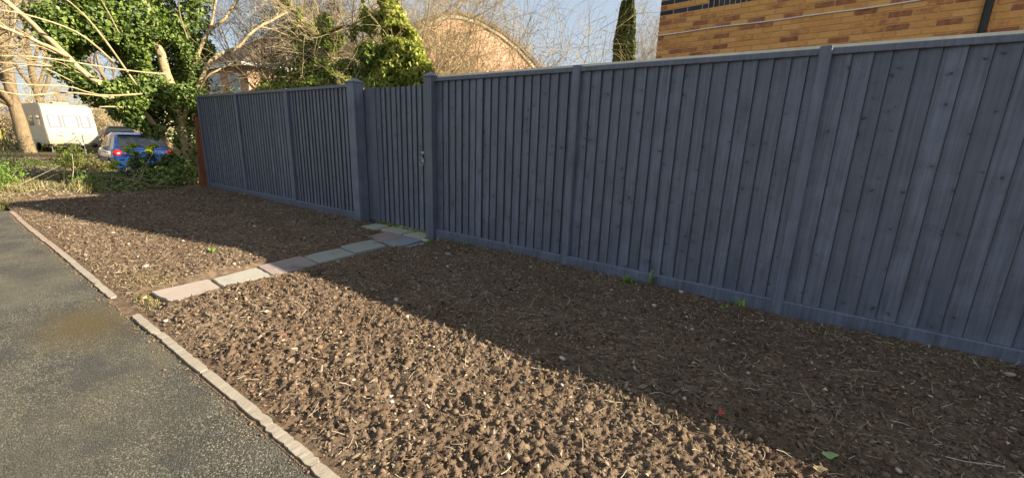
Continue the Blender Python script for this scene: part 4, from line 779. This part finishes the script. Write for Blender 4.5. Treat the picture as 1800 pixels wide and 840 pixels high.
# --- bare trees far left and behind
rg = np.random.default_rng(5)
bare_tree('bare_tree', 'thick bare trunked tree standing just left of the caravan', (-33.0, -.15, 0), 9.5, .30, rg, 9, 1.15, BARKD, TWIG, 'bare trees beyond the road', spread=.95, minr=.011)
bare_tree('bare_tree', 'slender bare tree at the far left edge, behind the yellow limbs', (-40, -3.0, 0), 11, .24, rg, 8, 1.1, BARKD, TWIG, 'bare trees beyond the road', spread=.8, minr=.012)
bare_tree('bare_tree', 'tall bare tree rising directly behind the caravan roof', (-43, 2.2, 0), 12, .26, rg, 9, 1.2, BARKD, TWIG, 'bare trees beyond the road', spread=.85, minr=.013)
bare_tree('bare_tree', 'bare tree behind the white rendered building, mostly hidden by ivy', (-60, 10.5, 0), 12, .26, rg, 8, 1.1, BARKD, TWIGD, 'bare trees beyond the road', minr=.016)
bare_tree('bare_tree', 'dark twiggy tree in front of the red brick cottage', (-18.2, 4.4, 0), 5.6, .13, rg, 9, 1.25, BARKD, TWIGD, 'bare trees behind the fence', spread=.9, minr=.0065)
bare_tree('bare_tree', 'bare tree with tangled twigs between cottage and leaning ivy trunk', (-15.0, 5.6, 0), 5.8, .12, rg, 9, 1.3, MOSS, TWIGD, 'bare trees behind the fence', spread=.85, minr=.006)
bare_tree('bare_tree', 'fine twigged bare tree filling the sky behind the two ivy trunks', (-13.2, 7.6, 0), 6.2, .12, rg, 10, 1.3, BARKD, TWIG, 'bare trees behind the fence', spread=.9, minr=.006)
bare_tree('bare_tree', 'small pale twiggy tree between the conifer and the brick house', (-7.9, 20.5, 0), 6.3, .08, rg, 8, 1.2, BARKD, TWIG, 'bare trees behind the fence', spread=.5, minr=.006)
def twig_mass(name, label, cat, x0, x1, y0, y1, h, n, mat, rg, minr, lean=.35, base=0.0):
    b = np.c_[rg.uniform(x0, x1, n), rg.uniform(y0, y1, n), np.full(n, base)]; t = thing(name, label, cat, ((x0 + x1) / 2, (y0 + y1) / 2, base))
    P, R = growth(b, rg.normal(size=(n, 3)) * lean + [0, 0, 1], h * rg.uniform(.65, 1.1, n), np.full(n, minr * 2.4), 9, rg, .16, .04, .35); V, F = tubes(P, R, 5); add('stems', V, F, mat, t)
    a = twigset(P, R, [(10, .12, (.3, 1.1), (.25, .5), 6, .22, minr * 1.1), (5, .15, (.4, 1.2), (.35, .7), 5, .28, minr)], rg, .02); V, F = merge([tubes(p, r, 3) for p, r in a]); add('twigs', V, F, mat, t)['kind'] = 'stuff'; return t, a
twig_mass('bare_hedge', 'brown leafless hedge behind the caravan', 'hedge', -46, -40, -1, 9.5, 3.4, 110, TWIG, rg, .014)

# --- pale twiggy shrubs in front of the gable
rg = np.random.default_rng(12)
for (nm, lb, x0, x1, y0, y1, h, n, mr) in (('bare_shrub', 'dense tan twigged shrub covering the red gable behind the gate', -10.9, -8.9, 5.3, 7.0, 5.6, 50, .0066), ('bare_shrub', 'pale arching twiggy shrub in front of the gable right slope', -8.7, -6.9, 6.2, 7.9, 4.9, 32, .0058), ('bare_shrub', 'low wispy shrub with curled dead leaves left of the conifer', -6.6, -5.3, 7.0, 8.3, 3.5, 13, .0042)):
    t, a = twig_mass(nm, lb, 'shrub', x0, x1, y0, y1, h, n, TWIG, rg, mr, .32); t['group'] = 'leafless shrubs behind the fence'
    P = a[1][0][:, -1]; P = P[rg.random(len(P)) < .5]; V, F = leaves(P, norm(rg.normal(size=P.shape)), .034, rg, .5, .5); add('dead_leaves', V, F, DRYL, t)

# --- leaning ivy trees behind the fence
rg = np.random.default_rng(33)
Y5 = 1.9
t = thing('ivy_tree', 'column of sunlit yellow green ivy on a trunk beside the gate', 'tree', (-6.3, Y5, 0))
limb('trunk', [(-6.2, Y5, -.05), (-6.35, Y5, 1.2), at(700, 130, Y=Y5), at(692, 60, Y=Y5), at(668, 0, Y=Y5), at(655, -45, Y=Y5)], .13, .06, MOSS, t, rg, 18)
EL = [(700, 140, .48, .38), (728, 132, .34, .34), (715, 95, .3, .3), (660, 130, .35, .3), (690, 105, .38, .35), (700, 70, .36, .32), (690, 40, .33, .35), (672, 10, .30, .3), (660, -20, .28, .3), (735, 150, .28, .22), (680, 155, .4, .3), (652, 30, .2, .2), (650, -45, .25, .25)]
crown('crown', [at(u, v, Y=Y5) for u, v, a, b in EL], [(a * 1.12, a, b * 1.08) for u, v, a, b in EL], 21000, .07, IVYY, t, rg, .40, 3.2, 40, .3, .8, .4)
V, F = merge([tubes(P, R, 3) for P, R in twigset(np.stack([smooth_path([at(700, 130, Y=Y5), at(692, 60, Y=Y5), at(668, 0, Y=Y5)], 6)]), np.full((1, 6), .02), [(26, .0, (.5, 1.2), (.3, .6), 6, .25, .006), (6, .1, (.4, 1.0), (.4, .8), 5, .25, .0035)], rg, 0)]); add('twigs', V, F, TWIG, t)['kind'] = 'stuff'
t = thing('ivy_tree', 'leaning mossy trunk hung with green ivy arching behind the fence', 'tree', (-8.4, Y5, 0))
limb('trunk', [(-8.2, Y5, -.05), (-8.5, Y5, 1.4), at(590, 120, Y=Y5), at(555, 68, Y=Y5), at(525, 32, Y=Y5), at(500, 0, Y=Y5), at(480, -40, Y=Y5)], .14, .07, MOSS, t, rg, 20)
limb('limb', [at(560, 75, Y=Y5), at(585, 55, Y=Y5 - .2), at(620, 46, Y=Y5 - .2), at(650, 62, Y=Y5 - .1), at(668, 100, Y=Y5)], .032, .018, MOSS, t, rg, 16, 7)
limb('limb', [at(570, 85, Y=Y5), at(500, 110, Y=Y5 - .2), at(470, 118, Y=Y5 - .4)], .035, .015, BARK, t, rg, 12, 6)
limb('limb', [at(520, 150, Y=Y5), at(505, 110, Y=Y5), at(500, 70, Y=Y5)], .03, .012, BARK, t, rg, 12, 6)
EL = [(560, 85, .45, .3), (585, 70, .35, .22), (540, 125, .5, .3), (520, 140, .4, .25), (500, 130, .3, .25), (575, 125, .45, .3), (600, 145, .5, .2), (640, 65, .35, .22), (655, 100, .35, .3), (645, 135, .4, .25), (620, 50, .3, .15), (550, 55, .3, .2), (500, 148, .4, .2), (560, 148, .5, .2), (528, 60, .3, .25), (512, 25, .26, .3), (497, -10, .25, .3), (600, 60, .3, .2), (575, 45, .28, .2), (610, 120, .35, .22), (480, 140, .3, .2), (540, 95, .4, .25)]
crown('crown', [at(u, v, Y=Y5 + rg.normal() * .2) for u, v, a, b in EL], [(a, a * .8, b) for u, v, a, b in EL], 21000, .064, IVYG, t, rg, .40, 2.6, 44, .3, .8, .35)
tp = np.stack([smooth_path([at(555, 68, Y=Y5), at(525, 32, Y=Y5), at(490, -20, Y=Y5)], 6), smooth_path([at(560, 75, Y=Y5), at(620, 46, Y=Y5 - .2), at(660, 90, Y=Y5)], 6), smooth_path([at(560, 120, Y=Y5), at(600, 100, Y=Y5 - .2), at(640, 120, Y=Y5)], 6), smooth_path([at(570, 85, Y=Y5), at(500, 110, Y=Y5 - .2), at(440, 118, Y=Y5 - .4)], 6)])
V, F = merge([tubes(P, R, 3) for P, R in twigset(tp, np.full(tp.shape[:2], .02), [(40, .0, (.4, 1.3), (.3, .7), 7, .28, .005), (7, .1, (.4, 1.0), (.4, .8), 5, .25, .0035)], rg, 0)]); add('twigs', V, F, TWIG, t)['kind'] = 'stuff'
t = thing('ivy_bush', 'low bush of green ivy leaves just above the left fence top', 'bush', (-8, 1.2, 0)); EL = [(470, 150, .3), (515, 150, .4), (560, 152, .35), (610, 152, .35), (410, 155, .3), (395, 160, .3), (660, 150, .3)]
crown('foliage', [at(u, v + 6, Y=1.1) for u, v, a in EL] + [(x, 1.1, 1.2) for x in (-10, -9, -8, -7, -6)], [(a, .3, .26) for u, v, a in EL] + [(.6, .35, .8)] * 5, 5500, .06, IVYG, t, rg, .42, 3, 47)
P, R = growth(np.c_[rg.uniform(-10.3, -5.8, 40), rg.uniform(.9, 1.3, 40), np.zeros(40)], rg.normal(size=(40, 3)) * .2 + [0, 0, 1], rg.uniform(1.4, 2.4, 40), np.full(40, .012), 7, rg, .12, .03, .3); (P, R), = behind([(P, R)]); V, F = tubes(P, R, 5); add('stems', V, F, TWIG, t)

# --- twin topped conifer
rg = np.random.default_rng(8)
t = thing('conifer', 'narrow dark green conifer with twin tips behind the fence', 'tree', (-6.9, 13.85, 0)); tops = [(-7.18, 14.0, 6.8), (-6.97, 14.2, 7.15)]; cen = [(-6.99, 13.80, 0), (-6.82, 13.92, 0)]; parts = []
for (tx, ty, tz), (bx, by, _) in zip(tops, cen):
    n = 15000; h = rg.uniform(.3, 1, n) ** 1.0; z = h * tz; rad_ = .70 * np.clip(1.02 - h, 0, 1) ** .62; a = rg.uniform(0, 2 * math.pi, n); lum = .72 + .5 * vnoise(a * 2.2, z * 2.4, 60); rr = rad_ * lum * rg.uniform(.55, 1, n) ** .5
    P = np.c_[bx + (tx - bx) * h ** 2 + rr * np.cos(a), by + (ty - by) * h ** 2 + rr * np.sin(a), z]; N = np.c_[np.cos(a), np.sin(a), np.full(n, .2)] + rg.normal(size=(n, 3)) * .6
    V, F = leaves(P, N, .11, rg, .3, .45, -1.6); parts.append((V, F))
    limb('trunk', [(bx, by, -.1), (bx, by, 2), (tx, ty, tz - .6)], .09, .015, BARKD, t, rg, 8, 7)
V, F = merge(parts); add('crown', V, F, CONF, t)

# --- undergrowth at the left
rg = np.random.default_rng(15)
def blades(P, h, rg, w=.004, lean=.5):
    n = len(P); a = rg.uniform(0, 2 * math.pi, n); d = np.c_[np.cos(a), np.sin(a), np.zeros(n)]; s = np.c_[-np.sin(a), np.cos(a), np.zeros(n)] * (w * rg.uniform(.6, 1.4, n))[:, None]; h = np.asarray(h)[:, None]; L = rg.uniform(.05, lean, n)[:, None]
    mid = P + d * h * L * .35 + [0, 0, 1] * h * .6; tip = P + d * h * L + [0, 0, 1] * h * np.sqrt(np.clip(1 - L ** 2, .2, 1)); V = np.stack([P - s, P + s, mid + s * .7, mid - s * .7, tip], 1); i = np.arange(n)[:, None] * 5
    return V.reshape(-1, 3), np.concatenate([i + [[0, 1, 2]], i + [[0, 2, 3]], i + [[3, 2, 4]]], 1).reshape(-1, 3)
def gp_(x, y): return np.c_[x, y, gz(x, y)]
n = 30000; x = rg.uniform(-16.5, -10.2, n); y = rg.uniform(-5.0, -1.2, n); k = (vnoise(x * 1.6, y * 1.6, 70) > .36 + .5 * sstep(-3.1, -2.2, y)); x, y = x[k], y[k]
V, F = blades(gp_(x, y), rg.gamma(3, .027, len(x)) + .02, rg, .006, .9); tag(add('verge_grass', V, F, GRASS, org=(-13, -3, 0)), 'long straggly yellow green grass at the end of the asphalt', 'grass', kind='stuff')
n = 26000; x = rg.uniform(-22.9, -19.6, n); y = rg.uniform(-9, 0.2, n); V, F = blades(gp_(x, y), rg.gamma(3, .014, n) + .02, rg, .009, .7); tag(add('roadside_grass', V, F, mat_leaf('verge_green', [(.07, .10, .02), (.11, .15, .03), (.17, .19, .05)], .6, .3, .2), org=(-21, -4, 0)), 'strip of short green grass along the near side of the access road', 'grass', kind='stuff')
n = 9000; x = rg.uniform(-70, -34, n); y = rg.uniform(-12, 1.5, n); V, F = blades(gp_(x, y), rg.gamma(3, .05, n) + .04, rg, .03, .7); tag(add('far_grass', V, F, GRASS, org=(-50, -4, 0)), 'grass in front of the distant red roofed house', 'grass', kind='stuff')
n = 5200; x = rg.uniform(-24, -11.2, n); y = rg.uniform(-3.4, 2.5, n); P, R = strands(x, y, rg.gamma(2, .05, n) + .04, rg.uniform(.002, .005, n), rg, .015, gz); V, F = tubes(P, R, 3); nn = norm(rg.normal(size=(n, 3)) * .6 + [0, 0, 1]); V2, F2 = leaves(gp_(x + rg.normal(size=n) * .3, y) + [0, 0, .012], nn, rg.uniform(.02, .06, n), rg)
tag(add('verge_twigs', V, F, STRAW, org=(-15, 0, 0)), 'dry twigs lying on the verge under the ivy tree', 'twigs', kind='stuff'); tag(add('verge_leaves', V2, F2, DRYL, org=(-15, 0, 0)), 'fallen brown leaves on the verge under the ivy tree', 'leaf litter', kind='stuff')
# ground ivy mounded round the trunk
n = 15000; x = rg.uniform(-15.3, -11.15, n); y = rg.uniform(-1.75, 1.3, n); mound = np.exp(-(((x + 12.3) / 1.15) ** 2 + ((y - .1) / .75) ** 2)); k = rg.random(n) < .12 + 1.0 * mound + .25 * (vnoise(x * 2, y * 2, 72) > .55); x, y, mound = x[k], y[k], mound[k]
z = gz(x, y) + .03 + rg.random(len(x)) ** .6 * (.06 + .62 * mound * (.6 + .8 * vnoise(x * 2.6, y * 2.6, 73))); V, F = leaves(np.c_[x, y, z], norm(rg.normal(size=(len(x), 3)) * .6 + [.2, -.3, .7]), .062, rg); tag(add('ivy_ground_cover', V, F, IVY, org=(-12.5, -.3, 0)), 'dark ivy carpet mounded round the foot of the ivy tree', 'ivy', kind='stuff')
# pile of cut stems beside it
t = thing('brush_pile', 'heap of dry tan cut stems on the soil below the spurge', 'brush', (-11.9, -1.1, 0)); n = 60; b = np.c_[rg.normal(-12.0, .45, n), rg.normal(-.95, .22, n), rg.uniform(.02, .16, n)]; a = rg.normal(2.6, .5, n); P, R = growth(b, np.c_[np.cos(a), np.sin(a), rg.normal(size=n) * .16 + .08], rg.uniform(.35, 1.0, n), rg.uniform(.004, .010, n), 8, rg, .17, -.05, .4); P[:, :, 2] = np.maximum(P[:, :, 2], .01)
V, F = tubes(P, R, 5); add('stems', V, F, STRAW if False else TWIG, t)
# lime green spurge
t = thing('spurge', 'lime green flowering spurge in front of the blue hatchback', 'plant', (-12.75, -.55, 0)); heads = [(205, 283), (222, 262), (233, 255), (237, 268), (248, 279), (262, 258), (270, 255), (262, 265), (252, 280), (232, 280), (198, 292), (228, 288)]
hp = np.array([at(u, v + 2, -12.75 + rg.normal() * .12) for u, v in heads]); base = np.c_[rg.normal(-12.75, .12, len(hp)), hp[:, 1] * .5 - .28, np.zeros(len(hp))]
pts = np.stack([smooth_path([b, (b * .4 + h * .6) + [0, 0, .06], h], 7) for b, h in zip(base, hp)]); V, F = tubes(pts, np.full(pts.shape[:2], .008), 5); add('stems', V, F, EUPH, t)
for h in hp: P = h + np.clip(rg.normal(size=(40, 3)), -1.3, 1.3) * [.042, .042, .03]; V, F = leaves(P, norm(rg.normal(size=P.shape) * .5 + [.7, .2, .7]), .06, rg, .2, 1.0); add('flower_head', V, F, LIME, t)
i = rg.integers(0, len(pts), 1500); j = rg.integers(1, 5, 1500); P = pts[i, j] + rg.normal(size=(1500, 3)) * [.06, .07, .05]; V, F = leaves(P, norm(rg.normal(size=P.shape) + [0, 0, .5]), .06, rg, .25, .35); add('leaves', V, F, EUPH, t)
def leafy(name, label, c, r, h, n, size, mat, rg, aspect=.5):
    t = thing(name, label, 'plant', (c[0], c[1], float(gz(*c)))); m = 26; b = np.c_[rg.normal(c[0], r * .25, m), rg.normal(c[1], r * .25, m), np.full(m, float(gz(*c)))]; P, R = growth(b, rg.normal(size=(m, 3)) * .38 + [0, 0, 1], rg.uniform(.55, 1.1, m) * h, np.full(m, .006), 7, rg, .12, .0, .4); V, F = tubes(P, R, 4); add('stems', V, F, TWIG, t)
    i = rg.integers(0, m, n); j = rg.integers(2, 7, n); q = P[i, j] + rg.normal(size=(n, 3)) * r * .16; V, F = leaves(q, norm(rg.normal(size=q.shape) + [0, 0, .5]), size, rg, .3, aspect); add('leaves', V, F, mat, t)
leafy('verge_shrub', 'feathery green shrub on the verge left of the blue hatchback', (-17.2, -1.15), .38, .8, 1300, .06, IVYG, rg)
leafy('verge_shrub', 'low yellowing shrub at the front wheel of the blue hatchback', (-16.6, -.78), .36, .34, 900, .055, GRASS, rg)
leafy('verge_shrub', 'tall seeding stems on the verge at the far left', (-17.6, -2.35), .6, .9, 500, .05, STRAW, rg)
leafy('verge_shrub', 'bright green tuft at the left edge beyond the asphalt', (-12.9, -3.05), .5, .55, 1700, .07, WEED, rg, .3)
leafy('verge_shrub', 'sparse green weed in the middle of the shaded verge', (-12.6, -1.75), .3, .25, 260, .05, WEED, rg)
t = thing('dead_stems', 'tall pale dead stems leaning over the grass at the left', 'stems', (-14.2, -2.4, 0)); b = np.c_[rg.uniform(-15.2, -12.8, 16), rg.uniform(-2.9, -1.7, 16), np.zeros(16)]; P, R = growth(b, rg.normal(size=(16, 3)) * .5 + [0, 0, .8], rg.uniform(.5, 1.0, 16), np.full(16, .006), 6, rg, .08, -.02, .5); V, F = tubes(P, R, 5); add('stalks', V, F, STRAW, t)

# --- weeds and single finds on the bed
rg = np.random.default_rng(19)
def weed(label, u, v, n, h, mat=WEED, w=.011, y=None):
    p = CAM + (FW + (u - 900) / FPX * RT - (v - 420) / FPX * UP) * 1.0; r = p - CAM; q = CAM + r * ((.02 - CAM[2]) / r[2]); q[1] = min(q[1], -.03); q[2] = float(soil_z(q[0], q[1])); V, F = blades(np.repeat(q[None], n, 0) + rg.normal(size=(n, 3)) * [.022, .012, 0], rg.uniform(.5, 1.1, n) * h, rg, w, .95)
    tag(add('weed', V, F, mat, org=q), label, 'weed', 'green weeds along the fence foot')
weed('leafy green weed beside the gate post stone', 757, 429, 22, .075); weed('small green weed below the first right panel', 818, 433, 12, .05); weed('tiny yellow green weed out on the shaded soil', 862, 453, 9, .035); weed('broad green weed clump at the middle panel foot', 1103, 498, 20, .085); weed('long bladed weed leaning on the gravel board', 1140, 503, 7, .17, w=.010); weed('thin green sprout under the second long panel', 1295, 536, 8, .07); weed('tiny green sprout on the soil before the second post', 1275, 543, 7, .035); weed('moss and seedlings under the gate bottom edge', 700, 393, 26, .035); weed('pale green weed at the shadow edge left of the path', 373, 440, 14, .05)
n = 300; x = rg.uniform(-5.15, -4.05, n); V, F = leaves(np.c_[x, rg.uniform(.09, .15, n) - .02, rg.uniform(.01, .05, n)], norm(rg.normal(size=(n, 3)) + [0, -.5, .8]), .022, rg); tag(add('moss', V, F, WEED, org=(-4.6, .1, 0)), 'green moss growing in the gap beneath the gate', 'moss', kind='stuff')
n = 900; x = np.concatenate([rg.normal(-4.55, .22, 500), rg.uniform(-4.2, -3.8, 400)]); y = np.concatenate([rg.normal(-2.75, .10, 500), np.full(400, -2.9)]) + rg.normal(size=n) * .03; V, F = blades(np.c_[x, y, soil_z(x, y)], rg.uniform(.008, .022, n), rg, .003, .9); tag(add('moss', V, F, GRASS, org=(-4.3, -2.8, 0)), 'yellow green moss beside the pink slab', 'moss', kind='stuff')
def on_bed(u, v): r = FW + (u - 900) / FPX * RT - (v - 420) / FPX * UP; q = CAM + r * ((.02 - CAM[2]) / r[2]); q[2] = float(soil_z(q[0], q[1])); return q
def bigleaf(name, label, cat, u, v, s, mat, tilt, lobes=0):
    q = on_bed(u, v); a = np.linspace(0, 2 * math.pi, 21)[:-1]; r = s * (.75 + .25 * np.cos(a) + .12 * np.cos(a * 5)); P = np.c_[r * np.cos(a), r * np.sin(a) * .85, s * .16 * np.cos(2 * a) + s * .05]; P = np.concatenate([P, [[0, 0, -.0]]]); ca, sa = math.cos(tilt), math.sin(tilt); z = P[:, 0] * sa + P[:, 2] * ca; P = np.c_[P[:, 0] * ca - P[:, 2] * sa, P[:, 1], z - z.min() * .85 + .020]
    tag(add(name, P + q, [(i, (i + 1) % 20, 20) for i in range(20)], mat, org=q), label, cat)
bigleaf('fallen_leaf', 'pale green ivy leaf lying on dark soil at the bottom right', 'leaf', 1452, 806, .036, GREENL, .15); bigleaf('fallen_leaf', 'pinkish curled leaf standing on the sunlit soil', 'leaf', 497, 596, .034, PINKL, .7); bigleaf('fallen_leaf', 'dry tan leaf lying at the bottom edge below the green leaf', 'leaf', 1435, 832, .03, DRYL, .1); bigleaf('fallen_leaf', 'white scrap of dry leaf at the left fence end', 'leaf', 322, 344, .07, ST_PALE, .1)
q = on_bed(1264, 733); m = MB()
for k in range(9): d = rg.normal(size=3) * .009; m.lathe([(.0, -.006), (.0055, -.003), (.006, .001), (.003, .005), (0, .006)], q + [d[0], d[1], .014 + abs(d[2])], 'z', 8)
tag(m.build('berry_cluster', BERRY, org=q, smooth=True), 'bright red berry cluster on the dark soil', 'berries')
def rock(label, u, v, s, mat, sq=(1, 1, .7)):
    q = on_bed(u, v); V, F = blob(0, rg, 2); V = V * s * np.array(sq) ; tag(add('stone', V + q + [0, 0, s * .25], F, mat, org=q, smooth=True), label, 'stone', 'loose stones on the bed')
rock('rounded grey brown stone against the gate post foot', 746, 419, .062, PEBBLE); rock('white flat stone near the fence foot at far right', 1772, 664, .020, KERB); rock('pale flint in the sunlit soil left of the path', 256, 468, .024, KERB); rock('grey stone on the shaded soil under the first panel', 789, 449, .026, ST_BLUE)
